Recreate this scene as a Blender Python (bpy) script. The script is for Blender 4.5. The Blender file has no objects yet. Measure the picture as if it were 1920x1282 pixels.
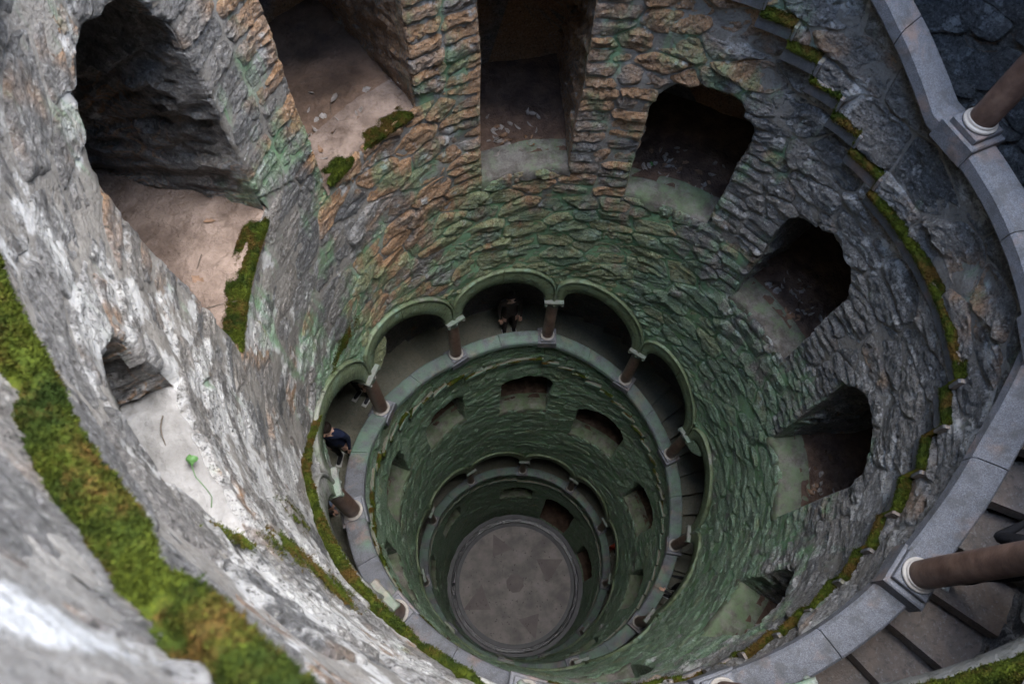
import bpy, math, random
import numpy as np
from mathutils import Matrix, Vector
rng = np.random.default_rng(7); random.seed(7)
sc = bpy.context.scene
col = sc.collection
# ------------------------------------------------------------------ camera
CAM = np.array([-1.77639, -2.08336, 0.43011])
CR = np.array([[0.951867, 0.266299, -0.151769], [-0.305083, 0.870874, -0.385362], [0.02955, 0.413115, 0.910199]])
FPX = 1256.8
cd = bpy.data.cameras.new('camera'); cam = bpy.data.objects.new('camera', cd); col.objects.link(cam)
mw = Matrix.Identity(4)
for i in range(3):
    for j in range(3): mw[i][j] = CR[i, j]
    mw[i][3] = CAM[i]
cam.matrix_world = mw
cd.sensor_width = 36; cd.lens = 36 * FPX / 1920; cd.clip_start = 0.02; cd.clip_end = 500
cd.dof.use_dof = True; cd.dof.focus_distance = 9.0; cd.dof.aperture_fstop = 2.8
sc.camera = cam
# ------------------------------------------------------------------ light
SUN_T, SUN_EL = 160.0, 75.0
world = bpy.data.worlds.new('World'); sc.world = world; world.use_nodes = True
wn = world.node_tree.nodes; wl = world.node_tree.links
sky = wn.new('ShaderNodeTexSky'); sky.sky_type = 'NISHITA'; sky.sun_disc = False
sky.sun_elevation = math.radians(SUN_EL)
_a = math.pi - math.radians(SUN_T)
sky.sun_rotation = math.pi / 2 - _a
sky.air_density = 1.3; sky.dust_density = 0.6
wl.new(sky.outputs[0], wn['Background'].inputs[0]); wn['Background'].inputs[1].default_value = 0.15
sd = bpy.data.lights.new('sun', 'SUN'); sd.energy = 1.35; sd.angle = math.radians(60); sd.color = (1.0, 0.93, 0.83)
sun = bpy.data.objects.new('sun', sd); col.objects.link(sun)
sv = Vector((math.cos(_a) * math.cos(math.radians(SUN_EL)), math.sin(_a) * math.cos(math.radians(SUN_EL)), math.sin(math.radians(SUN_EL))))
sun.rotation_euler = sv.to_track_quat('Z', 'Y').to_euler(); sun.location = (0, 0, 30)
sc.view_settings.view_transform = 'Standard'; sc.view_settings.look = 'None'; sc.view_settings.gamma = 1.0
sc.view_settings.use_curve_mapping = False
sc.view_settings.exposure = 3.95
sc.render.engine = 'CYCLES'
sc.cycles.max_bounces = 8; sc.cycles.diffuse_bounces = 7; sc.cycles.glossy_bounces = 2
sc.cycles.use_denoising = True
# ------------------------------------------------------------------ shape of the well
R = 3.0
RW = 3.005      # face of the mortar bed
FLOOR_Z = -30.8
RIM_Z = 3.6
KN = [(-520, 12.5), (-126, 2.53), (-96.3, 1.78), (-66.6, .95), (-45, .34), (-39, .12), (-31, -.07), (-23, -.23), (-13, -.22), (-5, -.22), (10, -.25), (24, -.42), (52.2, -.9), (81.9, -1.47), (111.6, -2.04), (134, -2.62),
      (168, -3.66), (207, -3.80), (220, -4.42), (232, -4.84), (260, -5.62), (289.8, -6.55), (319.5, -7.5), (349.2, -8.33), (378.9, -9.33), (408.6, -10.55),
      (434, -11.28), (467, -11.52), (497.7, -12.48), (527.4, -13.47), (557, -14.58), (586.8, -15.46), (616.5, -16.28), (646, -17.18), (676, -18.1), (705.6, -19.03),
      (735, -19.97), (765, -20.96), (794.7, -21.9), (824, -22.6), (858, -23.05), (883.8, -23.44), (913.5, -24.2), (943, -25.2), (973, -26.2), (1003, -27.2), (1032, -28.2), (1080, -29.8), (1500, -44)]
KT = np.array([k[0] for k in KN], float); KZ = np.array([k[1] for k in KN], float)
LAND = [(168, 207), (434, 467), (824, 858)]
T_END = 1078.0
def zc(t): return np.interp(t, KT, KZ)
def pos(t, r, z):
    a = np.pi - np.radians(t)
    return np.stack(np.broadcast_arrays(r * np.cos(a), r * np.sin(a), z), -1)
COLT = [.7, 36.8, 72.2, 107.5, 141.4, 173.5, 207.2, 239.7, 270.5, 301.3, 332.0]
COLS = sorted(c + 360 * k for k in range(-1, 3) for c in COLT if -70 < c + 360 * k < T_END - 30)
CAPH = 1.68      # top of capital above the coping
# ------------------------------------------------------------------ noise
_perm = rng.permutation(512).astype(np.int64)
_grad = rng.normal(size=(512, 3)); _grad /= np.linalg.norm(_grad, axis=1)[:, None]
def noise(p):
    p = np.asarray(p, float); i = np.floor(p).astype(np.int64); f = p - i
    w = f * f * f * (f * (f * 6 - 15) + 10)
    out = 0
    for dx in (0, 1):
        for dy in (0, 1):
            for dz in (0, 1):
                h = _perm[(i[..., 0] + dx + _perm[(i[..., 1] + dy + _perm[(i[..., 2] + dz) & 511]) & 511]) & 511]
                g = _grad[h]
                d = g[..., 0] * (f[..., 0] - dx) + g[..., 1] * (f[..., 1] - dy) + g[..., 2] * (f[..., 2] - dz)
                ww = (w[..., 0] if dx else 1 - w[..., 0]) * (w[..., 1] if dy else 1 - w[..., 1]) * (w[..., 2] if dz else 1 - w[..., 2])
                out = out + d * ww
    return out
def fbm(p, oct=3, g=.5):
    p = np.asarray(p, float); a = 1; s = 0
    for _ in range(oct):
        s = s + a * noise(p); p = p * 2.03 + 7.3; a *= g
    return s
def sstep(a, b, x):
    u = np.clip((np.asarray(x, float) - a) / (b - a), 0, 1); return u * u * (3 - 2 * u)
# ------------------------------------------------------------------ growth and mineral fields of the wall (where algae, lichen, rust grow)
def fields(P):
    P = np.asarray(P, float)
    t = np.degrees(np.pi - np.arctan2(P[:, 1], P[:, 0])) % 360
    ts = np.where(t > 270, t - 360, t)     # -90..270
    z = P[:, 2]
    n = fbm(P * .55, 3); n2 = fbm(P * 1.7 + 31, 3)
    alg = .24 + .86 * sstep(-5.2, -10.0, z + 1.2 * n) + .22 * sstep(35, 80, ts) * sstep(170, 120, ts) + .9 * n2 - .25 * sstep(140, 170, ts) * sstep(-9, -6, z)
    alg = alg - .25 * sstep(12, -12, ts) * sstep(-14, -7, z) + .12 * sstep(5, 25, ts) * sstep(60, 40, ts)
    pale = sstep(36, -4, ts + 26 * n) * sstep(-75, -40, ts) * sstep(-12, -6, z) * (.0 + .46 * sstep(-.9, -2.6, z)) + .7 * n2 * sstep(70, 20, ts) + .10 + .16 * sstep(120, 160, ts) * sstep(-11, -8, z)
    rust = 1.05 * sstep(28, 58, ts) * sstep(158, 115, ts) * sstep(-12, -8, z) + .7 * n2 + .06 + .20 * sstep(40, 10, ts) * sstep(-7, -4, z)
    return np.clip(alg, 0, 1), np.clip(pale, 0, 1), np.clip(rust, 0, 1)
# ------------------------------------------------------------------ mesh helpers
def mk_mesh(name, V, F, mat=None, smooth=True, attrs=None, mats=None, midx=None):
    """F: (n,k) array or list of arrays of equal-k face blocks"""
    me = bpy.data.meshes.new(name)
    V = np.asarray(V, np.float32).reshape(-1, 3)
    blocks = [np.asarray(b, np.int32) for b in (F if isinstance(F, list) else [F]) if len(b)]
    loops = np.concatenate([b.ravel() for b in blocks])
    tot = np.concatenate([np.full(len(b), b.shape[1], np.int32) for b in blocks])
    st = np.concatenate([[0], np.cumsum(tot)[:-1]]).astype(np.int32)
    me.vertices.add(len(V)); me.vertices.foreach_set('co', V.ravel())
    me.loops.add(len(loops)); me.loops.foreach_set('vertex_index', loops)
    me.polygons.add(len(tot)); me.polygons.foreach_set('loop_start', st); me.polygons.foreach_set('loop_total', tot)
    if mats:
        for m in mats: me.materials.append(m)
    elif mat: me.materials.append(mat)
    if midx is not None: me.polygons.foreach_set('material_index', np.asarray(midx, np.int32))
    me.polygons.foreach_set('use_smooth', np.full(len(tot), smooth, bool))
    for k, v in (attrs or {}).items():
        at = me.attributes.new(k, 'FLOAT', 'POINT'); at.data.foreach_set('value', np.asarray(v, np.float32))
    me.update(calc_edges=True); me.validate()
    return me
def add(name, me, parent=None, loc=None, rot=None, **props):
    o = bpy.data.objects.new(name, me); col.objects.link(o)
    if parent is not None: o.parent = parent
    if loc is not None: o.location = loc
    if rot is not None: o.rotation_euler = rot
    for k, v in props.items(): o[k] = v
    return o
def grid_faces(nu, nv, wrap_v=False, wrap_u=False):
    iu = np.arange(nu if wrap_u else nu - 1); iv = np.arange(nv if wrap_v else nv - 1)
    a, b = np.meshgrid(iu, iv, indexing='ij'); a = a.ravel(); b = b.ravel()
    a2 = (a + 1) % nu; b2 = (b + 1) % nv
    return np.stack([a * nv + b, a2 * nv + b, a2 * nv + b2, a * nv + b2], 1)
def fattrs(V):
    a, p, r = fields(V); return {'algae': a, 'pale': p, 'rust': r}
class MB:
    def __init__(s): s.V = []; s.B = {}; s.n = 0
    def add(s, V, F):
        V = np.asarray(V, float).reshape(-1, 3); F = np.asarray(F, int)
        s.B.setdefault(F.shape[1], []).append(F + s.n); s.V.append(V); s.n += len(V)
    def mesh(s, name, mat, smooth=True, attrs=None):
        V = np.concatenate(s.V); B = [np.concatenate(b) for b in s.B.values()]
        at = dict(attrs or {})
        return mk_mesh(name, V, B, mat, smooth, at)
def sweep(mb, prof, close_ends=True):
    """prof: (n sections, m points, 3); closed cross-sections"""
    prof = np.asarray(prof); n, m = prof.shape[:2]
    mb.add(prof.reshape(-1, 3), grid_faces(n, m, wrap_v=True))
    if close_ends:
        mb.add(prof[0], np.arange(m)[None, ::-1]); mb.add(prof[-1], np.arange(m)[None])
def lathe(prof, n=24):
    prof = np.asarray(prof, float); a = np.linspace(0, 2 * np.pi, n, endpoint=False)
    V = np.stack([prof[:, None, 0] * np.cos(a), prof[:, None, 0] * np.sin(a), np.repeat(prof[:, 1][:, None], n, 1)], -1)
    return V.reshape(-1, 3), grid_faces(len(prof), n, wrap_v=True)
def bevel_box(x0, x1, y0, y1, z0, z1, b=.012):
    def ring(i, z): return [(x0 + i, y0 + i, z), (x1 - i, y0 + i, z), (x1 - i, y1 - i, z), (x0 + i, y1 - i, z)]
    V = np.array([ring(b, z0), ring(0, z0 + b), ring(0, z1 - b), ring(b, z1)], float)
    return V
# ------------------------------------------------------------------ materials
def new_mat(name):
    m = bpy.data.materials.new(name); m.use_nodes = True
    return m, m.node_tree.nodes, m.node_tree.links, m.node_tree.nodes['Principled BSDF']
class NT:
    def __init__(s, name):
        s.m, s.n, s.l, s.b = new_mat(name)
        s.geo = s.n.new('ShaderNodeNewGeometry'); s.P = s.geo.outputs['Position']
    def attr(s, nm):
        a = s.n.new('ShaderNodeAttribute'); a.attribute_name = nm; return a.outputs['Fac']
    def noise(s, scale, detail=4, rough=.55, vec=None, dist=0):
        t = s.n.new('ShaderNodeTexNoise'); t.inputs['Scale'].default_value = scale; t.inputs['Detail'].default_value = detail
        t.inputs['Roughness'].default_value = rough; t.inputs['Distortion'].default_value = dist
        s.l.new(vec or s.P, t.inputs['Vector']); return t.outputs['Fac']
    def vor(s, scale, feature='F1', vec=None, out='Distance'):
        t = s.n.new('ShaderNodeTexVoronoi'); t.feature = feature; t.inputs['Scale'].default_value = scale
        s.l.new(vec or s.P, t.inputs['Vector']); return t.outputs[out]
    def mapv(s, scale=(1, 1, 1), rot=(0, 0, 0), vec=None):
        t = s.n.new('ShaderNodeMapping'); t.inputs['Scale'].default_value = scale; t.inputs['Rotation'].default_value = rot
        s.l.new(vec or s.P, t.inputs['Vector']); return t.outputs[0]
    def ramp(s, fac, stops):
        t = s.n.new('ShaderNodeValToRGB'); e = t.color_ramp.elements
        while len(e) < len(stops): e.new(.5)
        for el, (p, c) in zip(e, stops):
            el.position = p; el.color = (*c, 1) if len(c) == 3 else c
        s.l.new(fac, t.inputs[0]); return t.outputs[0]
    def math(s, op, a, b=None, clamp=False):
        t = s.n.new('ShaderNodeMath'); t.operation = op; t.use_clamp = clamp
        for i, v in enumerate((a, b)):
            if v is None: continue
            if isinstance(v, (int, float)): t.inputs[i].default_value = v
            else: s.l.new(v, t.inputs[i])
        return t.outputs[0]
    def mr(s, v, a, b, c=0, d=1):
        t = s.n.new('ShaderNodeMapRange'); t.interpolation_type = 'SMOOTHSTEP'
        for i, x in enumerate((a, b, c, d)): t.inputs[i + 1].default_value = x
        s.l.new(v, t.inputs[0]); return t.outputs[0]
    def mix(s, f, a, b, mode='MIX'):
        t = s.n.new('ShaderNodeMix'); t.data_type = 'RGBA'; t.blend_type = mode
        for sock, v in ((t.inputs[0], f), (t.inputs[6], a), (t.inputs[7], b)):
            if isinstance(v, (int, float)): sock.default_value = v
            elif isinstance(v, tuple): sock.default_value = (*v, 1)
            else: s.l.new(v, sock)
        return t.outputs[2]
    def bump(s, h, strength, dist, prev=None):
        t = s.n.new('ShaderNodeBump'); t.inputs['Strength'].default_value = strength; t.inputs['Distance'].default_value = dist
        s.l.new(h, t.inputs['Height'])
        if prev: s.l.new(prev, t.inputs['Normal'])
        return t.outputs[0]
    def done(s, colr, rough=.8, nrm=None, spec=.4):
        if isinstance(colr, tuple): s.b.inputs['Base Color'].default_value = (*colr, 1)
        else: s.l.new(colr, s.b.inputs['Base Color'])
        if isinstance(rough, (int, float)): s.b.inputs['Roughness'].default_value = rough
        else: s.l.new(rough, s.b.inputs['Roughness'])
        s.b.inputs['Specular IOR Level'].default_value = spec
        if nrm: s.l.new(nrm, s.b.inputs['Normal'])
        return s.m
def growth(nt, base, k=1.0, pk=1.0, lt=1.0):
    """algae film and pale lichen / lime over a base colour, from the wall's growth fields"""
    nz = nt.noise(6, 6, .65); nf = nt.noise(28, 4, .6); st = nt.noise(5, 5, .6, nt.mapv((1.6, 1.6, .35)))
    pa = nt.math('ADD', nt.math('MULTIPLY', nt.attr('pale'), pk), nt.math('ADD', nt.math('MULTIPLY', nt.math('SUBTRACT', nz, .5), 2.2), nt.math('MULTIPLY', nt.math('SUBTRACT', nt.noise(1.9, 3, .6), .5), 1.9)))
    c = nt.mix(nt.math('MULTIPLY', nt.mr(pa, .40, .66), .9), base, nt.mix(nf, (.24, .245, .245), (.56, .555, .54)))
    al = nt.math('ADD', nt.attr('algae'), nt.math('MULTIPLY', nt.math('SUBTRACT', st, .5), 1.7))
    L_ = lambda c: tuple(min(.6, x * lt) for x in c)
    gcol = nt.mix(nz, nt.mix(nf, L_((.026, .070, .010)), L_((.105, .175, .030))), nt.mix(nf, L_((.050, .140, .085)), L_((.160, .325, .225))))
    c = nt.mix(nt.math('MULTIPLY', nt.mr(al, .38, .95), .78 * k), c, gcol)
    return c, nz, nf
def m_stone():
    nt = NT('wall_stone'); rnd = nt.attr('rnd'); rust = nt.attr('rust')
    base = nt.ramp(rnd, [(0, (.095, .097, .102)), (.35, (.175, .172, .170)), (.6, (.235, .215, .195)), (.8, (.145, .14, .138)), (1, (.29, .285, .28))])
    n1 = nt.noise(9, 6, .6, nt.mapv((1, 1, 2.2), (.3, .5, .2))); n2 = nt.noise(38, 5, .75)
    base = nt.mix(nt.mr(n1, .38, .62), nt.mix(.62, base, (.04, .038, .036)), base)
    rr = nt.math('ADD', nt.math('MULTIPLY', rust, .85), nt.math('MULTIPLY', nt.math('SUBTRACT', nt.noise(3.5, 4), .5), 1.0))
    rr = nt.math('ADD', rr, nt.math('MULTIPLY', nt.math('SUBTRACT', nt.math('FRACT', nt.math('MULTIPLY', rnd, 7.3)), .5), .8))
    base = nt.mix(nt.math('MULTIPLY', nt.mr(rr, .34, .85), .85), base, nt.mix(n1, (.15, .078, .032), (.50, .275, .125)))
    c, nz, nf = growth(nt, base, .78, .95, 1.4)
    c = nt.mix(nt.math('MULTIPLY', nt.mr(n2, .53, .66), .5), c, (.46, .46, .43)); c = nt.mix(nt.math('MULTIPLY', nt.mr(n2, .49, .36), .85), c, (.015, .015, .013))
    h1 = nt.noise(16, 7, .72, nt.mapv((1, 1, 1.8), (.5, .3, .1)))
    b = nt.bump(h1, 1.0, .075)
    ro = nt.mr(nf, .3, .7, .34, .66)
    return nt.done(c, ro, b, .6)
def m_mortar():
    nt = NT('lime_mortar')
    n1 = nt.noise(5, 6, .65); n2 = nt.noise(40, 5, .65)
    base = nt.mix(n1, (.10, .095, .088), (.28, .265, .24)); base = nt.mix(nt.math('MULTIPLY', nt.mr(n2, .45, .62), .6), base, (.10, .09, .08))
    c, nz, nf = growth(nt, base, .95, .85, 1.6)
    b = nt.bump(nt.noise(14, 6, .7), .8, .03)
    return nt.done(c, .8, b, .35)
def m_sill():
    nt = NT('worn_sill_mortar'); n1 = nt.noise(4, 7, .7); n2 = nt.noise(34, 6, .7)
    base = nt.mix(nt.mr(n1, .35, .65), (.06, .053, .046), (.15, .14, .125)); base = nt.mix(nt.math('MULTIPLY', nt.mr(n2, .5, .66), .6), base, (.05, .042, .035))
    al = nt.math('ADD', nt.attr('algae'), nt.math('MULTIPLY', nt.math('SUBTRACT', nt.noise(5, 6, .7), .5), 2.2))
    c = nt.mix(nt.math('MULTIPLY', nt.mr(al, .2, .9), .7), base, nt.mix(n2, (.045, .085, .028), (.14, .20, .11)))
    return nt.done(c, .85, nt.bump(n2, .8, .02, nt.bump(n1, .6, .05)), .3)
def m_granite(name='granite', tint=(1, 1, 1), alg=1.0):
    nt = NT(name)
    v = nt.vor(210, 'F1', out='Color'); sep = nt.n.new('ShaderNodeSeparateColor'); nt.l.new(v, sep.inputs[0])
    n1 = nt.noise(3, 5, .6); n2 = nt.noise(60, 4, .7)
    base = nt.ramp(sep.outputs[0], [(0, (.10 * tint[0], .105 * tint[1], .115 * tint[2])), (.5, (.175 * tint[0], .18 * tint[1], .195 * tint[2])), (1, (.28 * tint[0], .28 * tint[1], .29 * tint[2]))])
    base = nt.mix(nt.mr(n2, .45, .7), base, nt.mix(.45, base, (.13, .125, .13)))
    base = nt.mix(nt.math('MULTIPLY', nt.mr(n1, .52, .68), .6), base, (.20, .135, .105)); n4 = nt.noise(7, 7, .7)
    base = nt.mix(nt.math('MULTIPLY', nt.mr(n4, .46, .62), .6), base, (.055, .056, .055))
    al = nt.math('ADD', nt.attr('algae'), nt.math('MULTIPLY', nt.math('SUBTRACT', nt.noise(4, 6, .65), .5), 1.6))
    c = nt.mix(nt.math('MULTIPLY', nt.mr(al, .5, 1.15), .6 * alg), base, nt.mix(n2, (.07, .15, .07), (.15, .27, .19)))
    b = nt.bump(nt.noise(120, 4, .7), .5, .006); b = nt.bump(nt.noise(12, 6), .35, .02, b)
    return nt.done(c, nt.mr(n2, .3, .7, .5, .75), b, .4)
def m_archstone():
    nt = NT('mossy_dressed_stone')
    n1 = nt.noise(4, 6, .65); n2 = nt.noise(22, 6, .65); n3 = nt.noise(90, 3)
    base = nt.mix(n2, (.13, .13, .12), (.32, .32, .30))
    g = nt.mix(n2, (.050, .085, .026), (.15, .20, .09)); g = nt.mix(nt.mr(n1, .5, .75), g, (.13, .23, .165))
    al = nt.math('ADD', nt.attr('algae'), nt.math('MULTIPLY', nt.math('SUBTRACT', n1, .5), 1.8))
    c = nt.mix(nt.math('MULTIPLY', nt.mr(al, .12, .75), .82), base, g)
    n5 = nt.noise(11, 7, .72); c = nt.mix(nt.math('MULTIPLY', nt.mr(n5, .50, .64), .65), c, (.035, .036, .028)); c = nt.mix(nt.math('MULTIPLY', nt.mr(n5, .42, .30), .7), c, (.30, .31, .27))
    b = nt.bump(n2, .8, .03); b = nt.bump(n3, .5, .005, b)
    return nt.done(c, nt.mr(n2, .3, .7, .4, .7), b, .45)
def m_simple(name, c1, c2, scale=8, rough=.6, bump=.3, dist=.01, spec=.4, detail=5):
    nt = NT(name); n = nt.noise(scale, detail, .6); n2 = nt.noise(scale * 7, 3)
    c = nt.mix(nt.mr(n, .3, .7), c1, c2); c = nt.mix(nt.math('MULTIPLY', n2, .35), c, tuple(x * .5 for x in c1))
    return nt.done(c, rough, nt.bump(n2, bump, dist, nt.bump(n, bump, dist * 3)), spec)
def m_moss():
    nt = NT('moss'); n = nt.noise(7, 5); n2 = nt.noise(120, 3)
    c = nt.mix(nt.mr(n, .3, .62), (.017, .027, .004), (.060, .074, .007))
    c = nt.mix(nt.mr(nt.noise(4.2, 6, .72), .46, .62), c, (.10, .052, .015))
    c = nt.mix(nt.mr(n2, .35, .8), nt.mix(.6, c, (.008, .018, .003)), c)
    return nt.done(c, .95, nt.bump(n2, .8, .01), .1)
def m_tread():
    nt = NT('worn_tread_stone'); n = nt.noise(2.5, 6, .65); n2 = nt.noise(45, 5, .65)
    c = nt.mix(nt.mr(n, .3, .7), (.15, .13, .115), (.27, .21, .17)); c = nt.mix(nt.math('MULTIPLY', n2, .5), c, (.10, .098, .10))
    c = nt.mix(nt.mr(nt.noise(1.3, 5, .6), .55, .75), c, (.17, .125, .095))
    c = nt.mix(nt.math('MULTIPLY', nt.mr(nt.noise(14, 6, .7), .48, .66), .5), c, (.06, .058, .055))
    n3 = nt.noise(26, 6, .75); c = nt.mix(nt.math('MULTIPLY', nt.mr(n3, .54, .66), .5), c, (.34, .34, .33)); c = nt.mix(nt.math('MULTIPLY', nt.mr(nt.math('ADD', nt.attr('algae'), n), .75, 1.1), .5), c, (.05, .075, .035))
    return nt.done(c, nt.mr(n2, .3, .7, .45, .75), nt.bump(n2, .6, .012, nt.bump(n3, .6, .02)), .4)
MS, MM, MG, MA = m_stone(), m_mortar(), m_granite('granite', (.56, .58, .62), 1.0), m_archstone()
MT, MMO, MSL = m_tread(), m_moss(), m_sill()
MCOL = m_simple('brown_marble', (.085, .048, .036), (.19, .12, .09), 7, .48, .4, .006, .4, 8)
MDUST = m_simple('pale_dusty_earth', (.075, .052, .040), (.25, .19, .155), 2.6, .9, 1.0, .03, .2, 12)
MSILL = m_simple('pale_worn_mortar', (.13, .125, .118), (.27, .265, .255), 3, .85, .9, .015, .3, 8)
MSOIL2 = m_simple('brown_dusty_soil', (.055, .036, .026), (.19, .125, .088), 2.6, .95, 1.0, .025, .2, 9)
MSOIL = m_simple('dark_leaf_soil', (.050, .032, .024), (.115, .075, .055), 5, .95, .9, .02, .2)
MFL = m_simple('floor_slab', (.14, .12, .11), (.32, .28, .255), 1.3, .5, .25, .006, .4, 9)
MFLD = m_simple('floor_inlay_brown', (.12, .095, .085), (.205, .165, .15), 1.6, .5, .25, .006)
MWET = m_simple('wet_black_stone', (.012, .012, .016), (.03, .03, .036), 9, .10, .15, .004, .8)
MGRD = m_simple('top_ground', (.10, .085, .06), (.16, .14, .10), 1, .95, .3, .02)
# ------------------------------------------------------------------ openings
BAYS = [(COLS[i], COLS[i + 1]) for i in range(len(COLS) - 1)]
HALF = 3.2       # half width of a springer, degrees
def bay_curves(a, b, n=28):
    za, zb = zc(a) + CAPH, zc(b) + CAPH
    u = (1 - np.cos(np.linspace(0, np.pi, n))) / 2
    arc = np.sqrt(np.clip(1 - (2 * u - 1) ** 2, 0, 1))
    It = a + HALF + (b - a - 2 * HALF) * u; Iz = za + (zb - za) * u + .64 * arc
    Et = a + (b - a) * u; Ez = za + .28 + (zb - za) * u + .78 * arc ** .92
    return u, It, Iz, Et, Ez
EXT_T = []; EXT_Z = []
for a, b in BAYS:
    u, It, Iz, Et, Ez = bay_curves(a, b)
    EXT_T += Et.tolist(); EXT_Z += Ez.tolist()
EXT_T = np.array(EXT_T); EXT_Z = np.array(EXT_Z); _o = np.argsort(EXT_T, kind='stable'); EXT_T = EXT_T[_o]; EXT_Z = EXT_Z[_o]
def ext(t): return np.interp(t, EXT_T, EXT_Z, left=99, right=-99)
DEG = math.radians(1) * R
# niches: centre t, half width deg, sill z, crown z, style
NICH = [(-17.5, 9.4, -2.86, -1.98), (19.2, 11.6, -4.12, -1.9), (57.5, 11.8, -4.7, -2.0), (94.3, 10.8, -6.35, -3.3), (131.3, 11, -6.8, -4.75), (168, 10.8, -7.75, -5.6),
        (204.5, 11, -8.85, -6.3), (241.5, 9.6, -9.5, -7.45), (276, 10, -11, -9.0), (315, 10, -12.2, -10.1), (351, 10, -13.1, -11.0),
        (385, 11, -14.0, -11.9), (422, 10.5, -15.0, -13.15), (462, 11.4, -15.85, -13.5), (500.5, 12.3, -17.3, -14.9), (542, 11, -18.7, -16.4), (580, 10, -19.7, -17.7),
        (618, 10, -20.7, -18.6), (656, 10, -21.8, -19.7), (694, 10, -23, -20.9), (732, 10, -24.2, -22.1), (770, 10, -25.2, -23.3), (826, 12.5, -26.9, -25.1),
        (861.5, 12.5, -30.75, -25.9), (905, 12, -30.75, -27.6)]
def niche_outline(n, m=44):
    c, hw, zs, zt = n
    w = hw * DEG
    sp = max(zt - w * .92, zs + .45)
    a = np.linspace(0, np.pi, m)
    s = np.concatenate([[-w * .98, -w * .99, -w, -w * 1.0], -w * np.cos(a), [w, w, w * .99, w * .98]])
    z = np.concatenate([zs + (sp - zs) * np.array([0, .25, .5, .75]), sp + (zt - sp) * np.sin(a) ** .9, zs + (sp - zs) * np.array([.75, .5, .25, 0])])
    s = s + c * DEG
    q = np.stack([s * 3.3, z * 3.3, 0 * s + c], 1); k = np.clip((z - zs) / .3, 0, 1)
    rg = (.06 * fbm(q, 2) + .055 * noise(q * 2.6)) * k; dx, dz = s - c * DEG, z - (zs + zt) / 2; ln = np.hypot(dx, dz)
    return s + dx / ln * rg, z + dz / ln * rg
# ------------------------------------------------------------------ stones: cells of the rubble masonry on the unrolled wall
AS = .56
T0, T1 = -440.0, T_END
def band(t):
    """upper and lower limit of masonry hanging under the coping at t"""
    top = np.minimum(zc(t) - .13, RIM_Z - .02)
    e = ext(np.asarray(t) + 360.0)
    bot = np.where(e < -90, FLOOR_Z, np.where(e > 90, 99, e))
    return top, np.maximum(bot, FLOOR_Z)
def resample(u, v, d):
    P = np.stack([u, v], 1); L = np.concatenate([[0], np.cumsum(np.linalg.norm(np.diff(P, axis=0), axis=1))])
    n = max(3, int(L[-1] / d)); s = np.linspace(0, L[-1], n + 1)[:-1] + rng.uniform(.2, .8) * d * .5
    s = np.clip(s + rng.uniform(-.22, .22, len(s)) * d, 0, L[-1])
    Q = np.stack([np.interp(s, L, u), np.interp(s, L, v)], 1)
    e = 1e-3; Q2 = np.stack([np.interp(s + e, L, u), np.interp(s + e, L, v)], 1); Q1 = np.stack([np.interp(s - e, L, u), np.interp(s - e, L, v)], 1)
    T = Q2 - Q1; T /= np.linalg.norm(T, axis=1)[:, None] + 1e-12
    return Q, np.stack([-T[:, 1], T[:, 0]], 1)
fixed = []; ghost = []
bound_pts = []
for n in NICH:
    s, z = niche_outline(n)
    s2 = np.concatenate([s, np.linspace(s[-1], s[0], 12)[1:]]); z2 = np.concatenate([z, np.full(11, z[0])])
    Q, N = resample(s2 * AS, z2, .17)
    cen = np.array([n[0] * DEG * AS, (n[2] + n[3]) / 2])
    sg = np.sign(((Q - cen) * N).sum(1))[:, None]
    fixed.append(Q + N * sg * .085); ghost.append(Q - N * sg * .085); bound_pts.append((Q, .22))
m = EXT_T > T0 + 360
Q, N = resample((EXT_T[m] - 360) * DEG * AS, EXT_Z[m], .15)
N = N * np.sign(N[:, 1:2] + 1e-9)
fixed.append(Q + N * .07); ghost.append(Q - N * .07); bound_pts.append((Q, .13))
fixed = np.concatenate(fixed); ghost = np.concatenate(ghost)
class Grid:
    def __init__(s, h): s.h = h; s.d = {}
    def put(s, p, i): s.d.setdefault((int(math.floor(p[0] / s.h)), int(math.floor(p[1] / s.h))), []).append(i)
    def near(s, p, r):
        k = int(math.ceil(r / s.h)); a = int(math.floor(p[0] / s.h)); b = int(math.floor(p[1] / s.h)); o = []
        for i in range(a - k, a + k + 1):
            for j in range(b - k, b + k + 1):
                q = s.d.get((i, j))
                if q: o += q
        return o
bg = Grid(.3); BP = []; BRD = []
for Q, d in bound_pts:
    for q in Q: bg.put(q, len(BP)); BP.append((q[0], q[1])); BRD.append(d)
def in_niche(s, z, grow=0.0):
    for c, hw, zs, zt in NICH:
        w = hw * DEG + grow
        if abs(s - c * DEG) < w and zs - grow < z < zt + grow:
            sp = max(zt - (hw * DEG) * .92, zs + .45)
            if z < sp: return True
            q = (s - c * DEG) / w; y = (z - sp) / (zt + grow - sp)
            if q * q + y * y < 1: return True
    return False
seeds = []; sg = Grid(.25)
tries = 26000
tt = rng.uniform(T0, T1, tries); tp, bt = band(tt)
zz_ = bt + (tp - bt) * rng.random(tries)
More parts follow.
